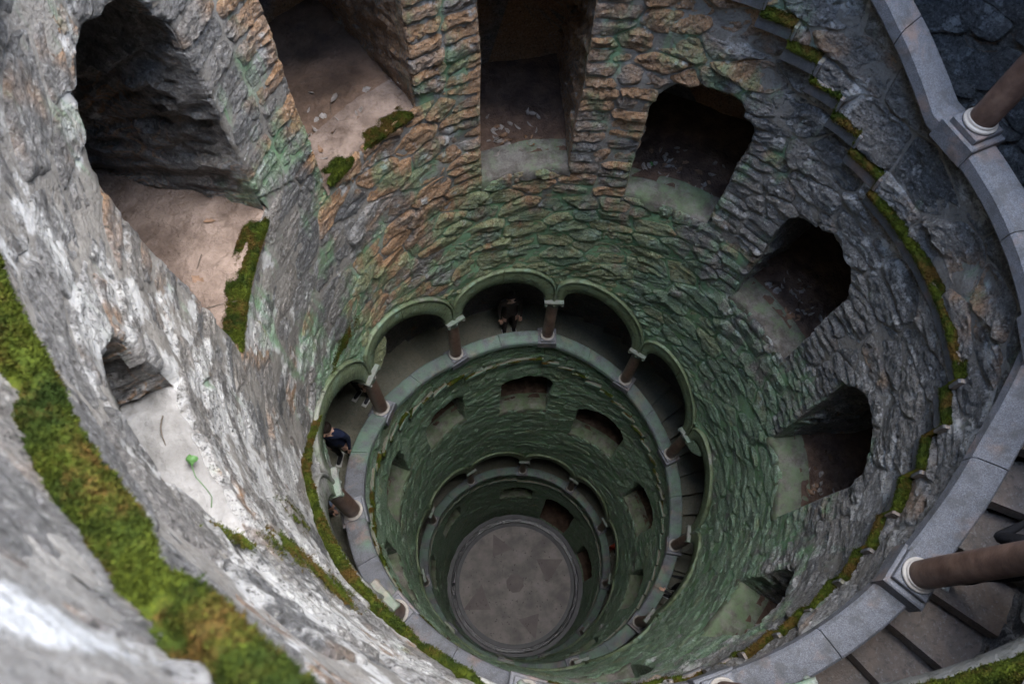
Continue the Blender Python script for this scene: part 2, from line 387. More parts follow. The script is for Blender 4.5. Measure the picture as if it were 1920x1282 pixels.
# uniform over area
keep = (tp > bt) & (rng.random(tries) < (tp - bt) / 8.0)
jit = rng.random(tries)
for t, z, j in zip(tt[keep], zz_[keep], jit[keep]):
    az = t % 360
    big = .19 + .05 * j
    if 135 < az < 265 and z > -8.8: big = .255 + .07 * j
    elif (az < 45 or az > 300) and z > -9: big = .23 + .07 * j
    if z < -12: big = .165 + .05 * j
    if t < -80: big = .26
    p = (t * DEG * AS, z)
    if in_niche(t * DEG, z, .02): continue
    bad = False
    for i in bg.near(p, .25):
        q = BP[i]
        if (q[0] - p[0]) ** 2 + (q[1] - p[1]) ** 2 < BRD[i] ** 2: bad = True; break
    if bad: continue
    for i in sg.near(p, big):
        q = seeds[i]
        if (q[0] - p[0]) ** 2 + (q[1] - p[1]) ** 2 < big * big: bad = True; break
    if bad: continue
    sg.put(p, len(seeds)); seeds.append(p)
tf, bf = band(fixed[:, 0] / (AS * DEG))
fok = [i for i in range(len(fixed)) if fixed[i, 1] < tf[i] - .03 and fixed[i, 1] > bf[i] - .3 and not in_niche(fixed[i, 0] / AS, fixed[i, 1], -.02) and T0 < fixed[i, 0] / (AS * DEG) < T1]
live = seeds + [tuple(fixed[i]) for i in fok]
allp = live + [tuple(g) for g in ghost]
vg = Grid(.4)
for i, p in enumerate(allp): vg.put(p, i)
def clip(poly, px, py, nx, ny):
    """keep side where (x-p).n <= 0"""
    out = []; n = len(poly)
    d = [(x - px) * nx + (y - py) * ny for x, y in poly]
    for i in range(n):
        j = (i + 1) % n
        if d[i] <= 0: out.append(poly[i])
        if (d[i] < 0 < d[j]) or (d[j] < 0 < d[i]):
            s = d[i] / (d[i] - d[j]); a = poly[i]; b = poly[j]
            out.append((a[0] + (b[0] - a[0]) * s, a[1] + (b[1] - a[1]) * s))
    return out
cells = []
for i in range(len(live)):
    x, y = live[i]; B = .62
    poly = [(x - B, y - B), (x + B, y - B), (x + B, y + B), (x - B, y + B)]
    ne = sorted(((allp[j][0] - x) ** 2 + (allp[j][1] - y) ** 2, j) for j in vg.near((x, y), 1.0) if j != i)
    for d2, j in ne:
        if d2 < 1e-8: continue
        mr = max((a - x) ** 2 + (b - y) ** 2 for a, b in poly)
        if d2 > 4 * mr: break
        qx, qy = allp[j]; poly = clip(poly, (x + qx) / 2, (y + qy) / 2, qx - x, qy - y)
        if len(poly) < 3: break
    if len(poly) < 3: continue
    t = x / (AS * DEG); z0 = float(min(zc(t) - .13, RIM_Z)); sl = float(zc(t + 1) - zc(t - 1)) / (2 * DEG * AS)
    if zc(t) - .13 > RIM_Z: sl = 0
    poly = clip(poly, x, z0, -sl, 1)
    if len(poly) >= 3: poly = clip(poly, x, FLOOR_Z, 0, -1)
    if len(poly) < 3: continue
    ar = abs(sum(poly[k][0] * poly[(k + 1) % len(poly)][1] - poly[(k + 1) % len(poly)][0] * poly[k][1] for k in range(len(poly)))) / 2 / AS
    if ar < .006: continue
    cells.append((np.array([(a / AS, b) for a, b in poly]), ar))
# stone surfaces
from mathutils.geometry import delaunay_2d_cdt
def swell(S, Z):
    """slow bulges of the whole wall, larger on the weathered side under the camera"""
    az = (S / DEG) % 360
    k = 1 - .35 * np.where((az > 290) | (az < 60), 1, 0) * sstep(-8, -5, Z)
    return k * .045 * fbm(np.stack([S * 1.1, Z * 1.3, 0 * S + 5], -1).reshape(-1, 3), 3).reshape(np.shape(S))
def smooth_poly(poly, d, gap):
    P = poly
    for _ in range(2):
        nx = np.roll(P, -1, 0); P = np.stack([P * .90 + nx * .10, P * .10 + nx * .90], 1).reshape(-1, 2)
    c = P.mean(0); rad = np.linalg.norm(P - c, axis=1)[:, None]; P = c + (P - c) * np.clip(1 - gap / rad, .4, 1)
    PP = np.vstack([P, P[:1]]); L = np.concatenate([[0], np.cumsum(np.linalg.norm(np.diff(PP, axis=0), axis=1))])
    N = int(np.clip(L[-1] / d, 9, 64)); s = np.linspace(0, L[-1], N, endpoint=False)
    return np.stack([np.interp(s, L, PP[:, 0]), np.interp(s, L, PP[:, 1])], 1)
def seg_dist(Q, B):
    A = B; C = np.roll(B, -1, 0); D = C - A
    w = ((Q[:, None] - A) * D).sum(2) / ((D * D).sum(1) + 1e-12); w = np.clip(w, 0, 1)
    return np.sqrt((((Q[:, None] - A) - w[..., None] * D) ** 2).sum(2).min(1))
cinfo = []; cdist = []
for poly, ar in cells:
    cc = poly.mean(0); tdeg = cc[0] / DEG
    wp = pos(tdeg, R - .04, cc[1]); q = (wp - CAM) @ CR
    vis = 0; dv = CAM - wp; dist = np.linalg.norm(dv)
    if q[2] < -.2:
        u = 960 + FPX * q[0] / -q[2]; v = 641 - FPX * q[1] / -q[2]
        if -60 < u < 1980 and -60 < v < 1340:
            nrm = -wp.copy(); nrm[2] = 0; nrm /= np.linalg.norm(nrm)
            vis = ar * max(0, nrm @ dv / dist) / dist ** 2
    cinfo.append(vis); cdist.append(dist)
order = np.argsort(-np.array(cinfo))
ST_V = []; ST_F3 = []; ST_F4 = []; ST_R = []; ST_ED = []; ST_H = []; st_rng = []; nv = 0
for ci, (poly, ar) in enumerate(cells):
    dist = cdist[ci]
    sp = float(np.clip(dist * .0056, .017, .085)) if cinfo[ci] > 0 else .12
    az = (poly[:, 0].mean() / DEG) % 360; leftw = (az > 290 or az < 50) and poly[:, 1].mean() > -7.5
    gap = rng.uniform(.005, .012) if leftw else rng.uniform(.008, .021)
    B = smooth_poly(poly, sp, gap)
    lo, hi = B.min(0), B.max(0)
    gx = np.arange(lo[0], hi[0], sp); gy = np.arange(lo[1], hi[1], sp)
    G = np.stack(np.meshgrid(gx, gy, indexing='ij'), -1); G[:, ::2, 0] += sp * .5; G = G.reshape(-1, 2) + rng.uniform(-.36, .36, (G.size // 2, 2)) * sp
    # inside test for the convex outline
    if len(G):
        A = B; D = np.roll(B, -1, 0) - A; cr = D[None, :, 0] * (G[:, None, 1] - A[None, :, 1]) - D[None, :, 1] * (G[:, None, 0] - A[None, :, 0])
        sgn = np.sign(np.sum(B[:, 0] * np.roll(B[:, 1], -1) - np.roll(B[:, 0], -1) * B[:, 1]))
        G = G[(cr * sgn > 0).all(1)]
    if len(G):
        dd = seg_dist(G, B); G = G[dd > sp * .45]
    c = B.mean(0); In = c + (B - c) * .93 if sp < .1 else np.zeros((0, 2))
    Q = np.vstack([B, In, G]) if len(G) else np.vstack([B, In, c[None]])
    ov, oe, of, *_ = delaunay_2d_cdt([Vector(v) for v in Q], [], [list(range(len(B)))], 1, 1e-6)
    Q = np.array([(v[0], v[1]) for v in ov]); N = len(B)
    tri = np.array([f for f in of if len(f) == 3], int)
    if len(tri) == 0: continue
    ed = seg_dist(Q, B)
    # skirt
    bi = np.arange(N)
    V = np.vstack([np.c_[Q, np.zeros(len(Q))], np.c_[B, np.full(N, -.05)]])
    F4 = np.stack([bi, (bi + 1) % N, len(Q) + (bi + 1) % N, len(Q) + bi], 1)
    h = rng.uniform(.022, .044) if leftw else rng.uniform(.022, .046); tilt = rng.normal(0, .03 if leftw else .08, 2)
    hh = h * (.35 + .65 * sstep(0, .022, ed)) + ((Q - c) @ tilt) * sstep(0, .05, ed)
    V[:len(Q), 2] = hh
    ST_V.append(V); ST_F3.append(tri); ST_F4.append(F4); ST_R.append(np.full(len(V), rng.random())); ST_ED.append(np.concatenate([ed, np.full(N, -1)]))
    st_rng.append((nv, nv + len(V), ci)); nv += len(V)
SV = np.concatenate(ST_V); SR = np.concatenate(ST_R); SE = np.concatenate(ST_ED)
idn = np.concatenate([np.full(b - a, i) for i, (a, b, _) in enumerate(st_rng)]).astype(float)
face = SE >= 0
ang = (SR * 37.1 % 1 - .5) * 1.1 + .35
X = SV[:, 0] * np.cos(ang) + SV[:, 1] * np.sin(ang); Y = -SV[:, 0] * np.sin(ang) + SV[:, 1] * np.cos(ang)
q3 = np.stack([X * 2.2, Y * 6, idn * 1.37], 1)
lay = Y * (6 + 5 * (SR * 11.7 % 1)) + 1.5 * fbm(q3, 3) + SR * 9
saw = lay - np.floor(lay); saw = saw * sstep(1, .86, saw)
dis = .026 * fbm(np.stack([SV[:, 0] * 3.2, SV[:, 1] * 4.5, idn * 2.1 + 9], 1), 3) + .021 * (saw - .4) + .018 * noise(np.stack([SV[:, 0] * 15, SV[:, 1] * 18, idn], 1))
_az = (SV[:, 0] / DEG) % 360; lw = np.where((_az > 290) | (_az < 40), sstep(-8, -5, SV[:, 1]), 0)
SV[:, 2] += np.where(face, dis * (1 - .45 * lw) * (.35 + .65 * sstep(0, .03, SE)), 0)
SV[:, 2] += swell(SV[:, 0], SV[:, 1])
wob = np.stack([noise(np.stack([SV[:, 0] * 8, SV[:, 1] * 8, idn * .7 + 3], 1)), noise(np.stack([SV[:, 0] * 8, SV[:, 1] * 8, idn * .7 + 77], 1))], 1)
SV[:, :2] += .016 * wob
SW = pos(SV[:, 0] / DEG, RW - SV[:, 2], SV[:, 1])
sa, sp_, sr_ = fields(SW)
# ------------------------------------------------------------------ the wall thing
wall = bpy.data.objects.new('well_wall', None); col.objects.link(wall)
wall['label'] = 'round rubble masonry wall of the deep well shaft, mossy and stained green'; wall['category'] = 'wall'
vis_i = np.array([cinfo[c] for _, _, c in st_rng]); o300 = np.argsort(-vis_i)[:300]; top300 = set(o300.tolist())
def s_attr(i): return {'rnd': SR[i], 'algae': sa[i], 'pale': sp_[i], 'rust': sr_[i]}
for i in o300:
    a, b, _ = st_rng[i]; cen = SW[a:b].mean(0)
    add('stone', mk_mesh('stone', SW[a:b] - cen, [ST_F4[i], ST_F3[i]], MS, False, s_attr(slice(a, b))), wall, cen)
rest = [i for i in range(len(st_rng)) if i not in top300]
vi = np.concatenate([np.arange(st_rng[i][0], st_rng[i][1]) for i in rest]); off = 0; f4 = []; f3 = []
for i in rest:
    f4.append(ST_F4[i] + off); f3.append(ST_F3[i] + off); off += st_rng[i][1] - st_rng[i][0]
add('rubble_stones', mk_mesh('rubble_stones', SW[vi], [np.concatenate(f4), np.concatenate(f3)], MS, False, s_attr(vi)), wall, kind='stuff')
# mortar bed behind the stones
step = .075
tg = np.arange(T0, T1, step / DEG); NZ = 110
tp, bt = band(tg); bt = np.where(bt > tp, tp - .01, bt)
fr = np.linspace(0, 1, NZ)
TG = np.repeat(tg[:, None], NZ, 1); ZG = bt[:, None] - .02 + (tp - bt + .03)[:, None] * fr
S_ = TG * DEG
nb = fbm(np.stack([S_ * 3, ZG * 3, 0 * S_], -1).reshape(-1, 3), 4).reshape(S_.shape)
RG = RW - .011 + .024 * nb - swell(S_, ZG)
RG = RG - .014 * sstep(60, 20, np.where(TG % 360 > 180, TG % 360 - 360, TG % 360)) * sstep(-100, -60, np.where(TG % 360 > 180, TG % 360 - 360, TG % 360)) * sstep(-9, -6, ZG)
SF = S_.ravel().copy(); ZF = ZG.ravel().copy(); ins = np.zeros(len(SF), bool)
for c, hw, zs, zt in NICH:
    w = hw * DEG + .022; zs -= .03; zt += .022; sp = max(zt - w * .92, zs + .45); ds = SF - c * DEG
    k = np.where((np.abs(ds) < w) & (ZF > zs) & (ZF < zt))[0]
    for i in k:
        x, z = ds[i], ZF[i]
        if z > sp:
            H = zt - sp; rr = math.hypot(x / w, (z - sp) / H)
            if rr >= 1: continue
            if (1 - rr) * w < .10: SF[i] = c * DEG + x / rr; ZF[i] = sp + (z - sp) / rr
            else: ins[i] = True
        else:
            dx = w - abs(x); dz = z - zs
            if min(dx, dz) < .085:
                if dx < dz: SF[i] = c * DEG + math.copysign(w, x)
                else: ZF[i] = zs
            else: ins[i] = True
mv = (np.abs(SF - S_.ravel()) + np.abs(ZF - ZG.ravel())) > 1e-6; wq = np.stack([SF * 8, ZF * 8, 0 * SF], 1)
SF[mv] += .03 * noise(wq[mv]); ZF[mv] += .03 * noise(wq[mv] + 17)
RGf = RG.ravel() + .035 * mv
V = pos(SF / DEG, RGf, ZF)
F = grid_faces(len(tg), NZ)
fc = np.stack([SF[F].mean(1), ZF[F].mean(1)], 1)
bad = (tp <= bt + .02)[np.minimum(F[:, 0] // NZ, len(tg) - 1)] | ins[F].any(1)
inn = np.zeros(len(fc), bool)
for c, hw, zs, zt in NICH:
    w = hw * DEG + .022; zs -= .03; zt += .022; sp = max(zt - w * .92, zs + .45)
    q = (fc[:, 0] - c * DEG) / w; y = (fc[:, 1] - sp) / (zt - sp)
    inn |= (np.abs(q) < .985) & (fc[:, 1] > zs + .01) & ((fc[:, 1] < sp) | (q * q + y * y < .97))
F = F[~(bad | inn)]
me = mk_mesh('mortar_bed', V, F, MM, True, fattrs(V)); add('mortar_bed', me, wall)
# ------------------------------------------------------------------ niches (recesses of the wall)
def lining(n, depth, i):
    s, z = niche_outline(n, 36); s, z = s[::1], z[::1]
    Pn = len(s); cs = n[0] * DEG
    # densify jambs
    L = np.concatenate([[0], np.cumsum(np.hypot(np.diff(s), np.diff(z)))]); k = np.linspace(0, L[-1], 110)
    s, z = np.interp(k, L, s), np.interp(k, L, z)
    D = np.concatenate([[-.02, .0], np.linspace(.04, depth, 34)])
    S2 = np.repeat(s[None], len(D), 0); Z2 = np.repeat(z[None], len(D), 0); D2 = np.repeat(D[:, None], len(s), 1)
    cz = (n[2] + n[3]) / 2
    nx = S2 - cs; nz = Z2 - cz; ln = np.hypot(nx, nz) + 1e-6
    q = np.stack([S2 * 2.2 + Z2 * .8, Z2 * 7 + S2 * 2 + D2 * 2, D2 * 2 + i * 9], -1).reshape(-1, 3)
    lay = q[:, 1] * .55 + 1.2 * fbm(q * .6 + 3, 3); saw = lay - np.floor(lay)
    nn = (fbm(q, 4) * .10 + .05 * saw * sstep(1, .85, saw) + .05 * fbm(np.stack([S2 * 5, Z2 * 5, D2 * 6], -1).reshape(-1, 3), 3)).reshape(S2.shape)
    nn *= sstep(-.02, .2, D2)
    flange = np.where(D2 < -.01, .16, 0)
    dd = np.where(D2 < -.01, .055, D2)
    amt = nn + .012 + flange - .0 * D2
    S2 = S2 + nx / ln * amt; Z2 = Z2 + nz / ln * amt * (Z2 > n[2] + .02)
    V = pos(S2.ravel() / DEG, (R + dd).ravel(), Z2.ravel())
    F = grid_faces(len(D), len(s))
    back = np.arange((len(D) - 1) * len(s), len(D) * len(s))
    cen = pos(n[0], R + depth + .02, cz)
    Vn = np.vstack([V, cen]); F3 = np.stack([back, np.roll(back, -1), np.full(len(s), len(V))], 1)
    a = fattrs(Vn); a['rnd'] = (noise(np.stack([Vn[:, 0] * 3, Vn[:, 1] * 3, Vn[:, 2] * 5], 1)) + .5).clip(0, 1)
    az = n[0] % 360
    a['algae'] = a['algae'] * np.concatenate([np.tile(sstep(.55, .05, D)[:, None], (1, len(s))).ravel(), [0]])
    a['pale'] = a['pale'] * np.concatenate([np.tile((.15 + .6 * sstep(.5, .0, D) * (D > .03))[:, None], (1, len(s))).ravel(), [0]])
    return mk_mesh('niche', Vn, [F, F3], MS, False, a)
NICHE_OBJ = []
def earth_z(i, S, D):
    n = NICH[i]; d0 = .30 if i > 3 else .25; zo = .022 if i > 3 else .012
    z2 = n[2] + zo + .03 * (D - d0) + .05 * fbm(np.array([[S * 2.5, D * 2.5, i]]), 3)[0]
    z1 = n[2] + .05 * (D + .045) + .022 * fbm(np.array([[S * 4, D * 4, i]]), 3)[0]
    return max(z2, z1) if D < .42 else z2
for i, n in enumerate(NICH):
    depth = 1.9
    o = add('niche', lining(n, depth, i), wall)
    c, hw, zs, zt = n
    # floor of the niche: dressed sill in front, earth behind
    def patch(d0, d1, zoff, slope, amp, nu=64, nvv=36, fk=4):
        s = np.linspace(-hw * DEG * 1.06, hw * DEG * 1.06, nu) + c * DEG; d = np.linspace(d0, d1, nvv)
        S2, D2 = np.meshgrid(s, d, indexing='ij')
        Z2 = zs + zoff + slope * (D2 - d0) + amp * fbm(np.stack([S2 * fk, D2 * fk, 0 * S2 + i], -1).reshape(-1, 3), 3 if d0 < 0 else 5, .6).reshape(S2.shape)
        edge = d0 < 0
        if edge:
            fr_ = np.array([.16, .075, .028, .008]); Z2[:, :4] -= fr_ * (1 + .5 * fbm(np.stack([s * 4, 0 * s + i, 0 * s], 1), 2))[:, None]; D2 += (.05 * fbm(np.stack([s * 3.5, 0 * s + i, 0 * s + 4], 1), 3))[:, None] * np.clip(1 - np.arange(nvv) / 8, 0, 1); D2[:, 0] += .012
        return pos(S2.ravel() / DEG, (R + D2).ravel(), Z2.ravel()), grid_faces(nu, nvv)
    if i < 23:
        V, F = patch(-.03, .42, 0.0, .09, .04)
        a = fattrs(V); a['algae'] = np.clip(a['algae'] + (.05 if 100 < c % 360 < 260 else -.2), 0, 1) if i < 11 else a['algae']
        a['algae'] = a['algae'] * .62
        a['pale'] = np.clip(a['pale'] * (.45 if i == 0 else 1) + (.05 if i == 0 else .2), 0, 1)
        add('sill', mk_mesh('sill', V, F, MSILL if i == 0 else (MDUST if i in (1, 2) else MSL), True, a), o)
        V, F = patch(.30 if i > 3 else .25, depth + .1, .022 if i > 3 else .012, .03, .05, fk=2.5)
        add('earth_floor', mk_mesh('earth_floor', V, F, MSILL if i == 0 else (MDUST if i < 2 else (MSOIL2 if i == 2 else MSOIL))), o)
# ------------------------------------------------------------------ staircase: every tread is a slab whose end shows as a ledge in the shaft
stair = bpy.data.objects.new('spiral_staircase', None); col.objects.link(stair)
stair['label'] = 'worn stone spiral staircase winding down behind the arches'; stair['category'] = 'staircase'
RO = 4.22
treads = []
t = -150.0
TR = 6.6
while t < T_END:
    L = [l for l in LAND if abs(l[0] - t) < 3.4]
    if L: t2 = L[0][1]
    else:
        t2 = t + TR
        for l in LAND:
            if t2 > l[0] - 3.3 and t < l[0] - 3.3: t2 = l[0]
    treads.append((t, t2, float(zc((t + min(t2, t + TR)) / 2) if not L else zc((t + t2) / 2)) - (1.02 if t > 20 else 1.08))); t = t2
def tread_mesh(a, b, z, jag):
    n = max(3, int((b - a) / 2.2) + 1); ts = np.linspace(a - .0, b + .55, n)
    ri = (2.918 if a > 60 else 2.975) + jag * .006
    h = .15 if a > 95 else .085
    prof = []
    for k, tt in enumerate(ts):
        w = .012 * noise(np.array([[tt * .9, z, 3.]]))[0]
        prof.append(pos(np.full(8, tt), np.array([ri + .012 + w, ri + w, ri + w + .004, 3.02, RO + .05, RO + .05, 3.6, 3.1]), z + np.array([0, -.015, -h, -h, -h, 0, 0, 0])))
    mb = MB(); sweep(mb, prof); V = np.concatenate(mb.V)
    return mb.mesh('tread', MT, False, None), V
MLED = m_granite('mossy_ledge_stone', (.55, .55, .55), 1.2)
for a, b, z in treads:
    if z > RIM_Z - .2: continue
    me, V = tread_mesh(a, b, z, rng.normal())
    at = me.attributes.new('algae', 'FLOAT', 'POINT'); at.data.foreach_set('value', fields(V)[0].astype(np.float32))
    me.materials.append(MLED)
    for p_ in me.polygons:
        if math.hypot(p_.center[0], p_.center[1]) < 2.99 and p_.normal[2] < .5: p_.material_index = 1
    add('tread' if b - a < 12 else 'landing', me, stair)
# outer wall of the stair, ceiling of the gallery, back of the parapet
def strip(t0, t1, f, nu, dt=1.2):
    ts = np.arange(t0, t1 + dt, dt); return ts, f(ts)
ts = np.arange(-150, T_END, 1.0)
zl = zc(ts) - 1.35; zu = np.minimum(zc(ts) + 2.75, RIM_Z)
NV = 34; fr = np.linspace(0, 1, NV); Tg = np.repeat(ts[:, None], NV, 1); Zg = zl[:, None] + (zu - zl)[:, None] * fr
dsp = .018 * fbm(np.stack([Tg * DEG * 2.2, Zg * 3.5, 0 * Tg], -1).reshape(-1, 3), 4)
V = pos(Tg.ravel(), RO + dsp, Zg.ravel()); a = fattrs(V); a['algae'] *= .3; a['pale'] *= .15; a['rnd'] = (noise(V * 2.2) + .5).clip(0, 1)
gw = add('gallery_wall', mk_mesh('gallery_wall', V, grid_faces(len(ts), NV), MS, True, a), label='rough stone outer wall of the stair behind the arches', category='wall')
Zc_ = np.minimum(zc(ts) + 2.62, RIM_Z - .01); rr = np.linspace(3.02, RO + .1, 8)
V = pos(np.repeat(ts[:, None], 8, 1).ravel(), np.tile(rr, len(ts)), np.repeat(Zc_[:, None], 8, 1).ravel())
a = {'algae': np.zeros(len(V)), 'pale': np.zeros(len(V)), 'rust': np.zeros(len(V)), 'rnd': np.full(len(V), .4)}
add('gallery_ceiling', mk_mesh('gallery_ceiling', V, grid_faces(len(ts), 8), MS, True, a), kind='structure')
ts2 = np.arange(-150, T_END, 1.0); zz2 = np.stack([zc(ts2) - 1.3, zc(ts2) - .10], 1)
V = pos(np.repeat(ts2[:, None], 2, 1).ravel(), np.full(2 * len(ts2), 3.115), zz2.ravel())
add('parapet_back', mk_mesh('parapet_back', V, grid_faces(len(ts2), 2), MM, True, fattrs(V)), wall)
# stones of the outer stair wall where it shows through the arches at the top
# ------------------------------------------------------------------ arcades
def arcade(label, nm='arcade'):
    o = bpy.data.objects.new(nm, None); col.objects.link(o); o['label'] = label; o['category'] = 'arcade'; o['group'] = 'turns of the spiral arcade'; return o
ARC = [arcade('uppermost turn of the spiral arcade, near the camera with brown columns and broad grey coping'),
       arcade('middle turn of the spiral arcade, green scalloped arches on brown columns'),
       arcade('lowest dark turn of the spiral arcade just above the well floor')]
def which(t): return ARC[0] if t < 300 else (ARC[1] if t < 662 else ARC[2])
# column meshes (origin on the coping, at the column axis; +x is outwards)
cmb = MB(); V, F = lathe([(.098, .10), (.106, .16), (.108, .5), (.104, .9), (.098, 1.47)], 28); cmb.add(V, F); ME_SH = cmb.mesh('column', MCOL)
mb = MB(); B = bevel_box(-.165, .175, -.185, .185, -.16, .045, .012); mb.add(B.reshape(-1, 3), grid_faces(4, 4, wrap_v=True)); mb.add(B[3], [[0, 1, 2, 3]]); ME_PED = mb.mesh('pedestal', MG, False)
mb = MB(); B = bevel_box(-.14, .14, -.14, .14, .045, .105, .008); mb.add(B.reshape(-1, 3), grid_faces(4, 4, wrap_v=True)); mb.add(B[3], [[0, 1, 2, 3]]); ME_PL = mb.mesh('plinth', MG, False)
mb = MB(); V, F = lathe([(.10, .10), (.128, .105), (.137, .122), (.13, .14), (.113, .145), (.118, .155), (.108, .165)], 28); mb.add(V, F); ME_RING = mb.mesh('base_ring', m_simple('pale_ring_stone', (.34, .31, .28), (.45, .42, .38), 9, .6))
mb = MB(); V, F = lathe([(.10, 1.42), (.116, 1.43), (.118, 1.445), (.104, 1.455), (.106, 1.48), (.12, 1.54), (.14, 1.595), (.155, 1.615)], 28); mb.add(V, F)
B = bevel_box(-.15, .16, -.17, .17, 1.62, 1.68, .012); mb.add(B.reshape(-1, 3), grid_faces(4, 4, wrap_v=True)); mb.add(B[0], [[3, 2, 1, 0]]); mb.add(B[3], [[0, 1, 2, 3]])
for sx, sy in [(-1, -1), (-1, 0), (-1, 1), (0, -1), (0, 1), (1, -1), (1, 1)]:
    V, F = lathe([(.001, 1.555), (.022, 1.563), (.032, 1.587), (.026, 1.612), (.012, 1.62)], 10); mb.add(V + np.array([sx * .13, sy * .142, 0]), F)
MCAP = m_granite('capital_stone', (.66, .62, .55), .8); ME_CAP = mb.mesh('capital', MCAP)
for me in (ME_PED, ME_PL, ME_CAP):
    at = me.attributes.new('algae', 'FLOAT', 'POINT'); at.data.foreach_set('value', np.full(len(me.vertices), .8 if me is ME_CAP else .35, np.float32))
CR_ = 3.03
for t in COLS:
    z = float(zc(t)); p = pos(t, CR_, z); a = math.pi - math.radians(t); root = which(t)
    c = add('column', ME_SH, root, p, (0, 0, a))
    for nm, me in (('pedestal', ME_PED), ('plinth', ME_PL), ('base_ring', ME_RING), ('capital', ME_CAP)): add(nm, me, c)
# coping stones
cop = []
cuts = [-150.0, -120, -95]
for a, b in BAYS: cuts += [a, (a + b) / 2 + rng.uniform(-2, 2)]
cuts += [COLS[-1], T_END]
cuts = sorted(cuts)
for a, b in zip(cuts[:-1], cuts[1:]):
    if zc(b) > RIM_Z: continue
    ts = np.linspace(a + .07, b - .07, max(4, int((b - a) / 1.5)))
    ri, ro = 2.885, 3.165
    prof = []
    for tt in ts:
        k = .004 * noise(np.array([[tt * .7, 1.3, 2.2]]))[0]; z = float(zc(tt)) + .006 * noise(np.array([[tt * .3, 5., 2.]]))[0]
        prof.append(pos(np.full(10, tt), np.array([ri + .03, ri + .008, ri + k, ri + .006, ri + .03, 3.05, ro - .02, ro, ro - .008, ro - .03]),
                        z + np.array([-.155, -.15, -.13, -.03, -.002, .004, -.02 + .02, -.02, -.12, -.15])))
    prof = np.array(prof)
    mb = MB(); sweep(mb, prof); V = np.concatenate(mb.V)
    me = mb.mesh('coping_stone', MG, False, {'algae': np.clip(fields(V)[0] - .15, 0, 1)})
    add('coping_stone', me, which((a + b) / 2))
# arches: two stones per bay, with a raised hood moulding
for a, b in BAYS:
    u, It, Iz, Et, Ez = bay_curves(a, b, 41)
    It = np.concatenate([[a + HALF], It, [b - HALF]]); Iz = np.concatenate([[zc(a) + CAPH], Iz, [zc(b) + CAPH]])
    Et = np.concatenate([[a], Et, [b]]); Ez = np.concatenate([[zc(a) + CAPH], Ez, [zc(b) + CAPH]])
    Iz[0] -= .0; half = len(It) // 2
    root = which(a)
    for k0, k1 in ((0, half + 1), (half, len(It))):
        i = np.arange(k0, k1)
        jt = np.where(i == half, (.06 if k0 == 0 else -.06), 0)
        def P(w, r, dz=0): return pos(It[i] * (1 - w) + Et[i] * w - jt, np.full(len(i), r), Iz[i] * (1 - w) + Ez[i] * w + dz)
        # cross-section, from back of the soffit round the front to the top
        wob = .004 * noise(np.stack([It[i] * .4, Iz[i] * 3, 0 * i + 1.], 1))
        secs = [P(0, 3.19), P(0, 3.0), P(.02, 2.962), P(.05, 2.950), P(.45, 2.953), P(.80, 2.955)]
        V = np.stack(secs + [P(1.0, 3.02), P(1.0, 3.19)], 1)
        m_ = MB(); sweep(m_, V); Vv = np.concatenate(m_.V)
        me = m_.mesh('arch_stone', MA, True, {'algae': fields(Vv)[0] * .8 + .42 * sstep(-5, -8, Vv[:, 2])})
        o = add('arch_stone', me, root)
        V = np.stack([P(.86, 2.957), P(.88, 2.935), P(.93, 2.928), P(.985, 2.93), P(1.01, 2.945), P(1.01, 3.01), P(.88, 3.01)], 1)
        m_ = MB(); sweep(m_, V); Vv = np.concatenate(m_.V)
        me = m_.mesh('hood_moulding', MA, True, {'algae': fields(Vv)[0] * .7 + .1})
        add('hood_moulding', me, o)
# ------------------------------------------------------------------ ground at the top and floor at the bottom
a = np.linspace(0, 2 * np.pi, 97)[:-1]
def disc(name, r0, r1, z, mat, nr=2, bumpy=0):
    rr = np.linspace(r0, r1, nr); V = np.stack([(rr[:, None] * np.cos(a)), (rr[:, None] * np.sin(a)), np.full((nr, len(a)), z)], -1).reshape(-1, 3)
    return mk_mesh(name, V, grid_faces(nr, len(a), wrap_v=True), mat, False)
add('ground', disc('ground', 2.97, 60, RIM_Z + .01, MGRD, 3), kind='structure')
floor = add('floor', disc('floor', .001, 3.02, FLOOR_Z - .05, m_simple('wet_gutter', (.010, .011, .014), (.025, .026, .03), 5, .42, .4, .01, .5)), kind='structure')
add('passage_floor', disc('passage_floor', 3.02, 5.2, FLOOR_Z - .045, MSOIL), floor)
# unseen earth shell, added to keep sky light out from behind the masonry
V, F = lathe([(.01, FLOOR_Z - 1.0), (5.6, FLOOR_Z - 1.0), (5.6, -20), (5.6, -10), (5.6, RIM_Z)], 64)
add('unseen_earth_shell', mk_mesh('unseen_earth_shell', V, F, MSOIL, False), kind='structure')
FR = 2.45
def poly_prism(name, pts, z0, z1, mat, parent):
    pts = np.asarray(pts, float); n = len(pts); V = np.vstack([np.c_[pts, np.full(n, z0)], np.c_[pts, np.full(n, z1)]])
    F = [np.array([[i, (i + 1) % n, n + (i + 1) % n, n + i] for i in range(n)]), np.arange(n, 2 * n)[None]]
    return add(name, mk_mesh(name, V, F, mat, False), parent)
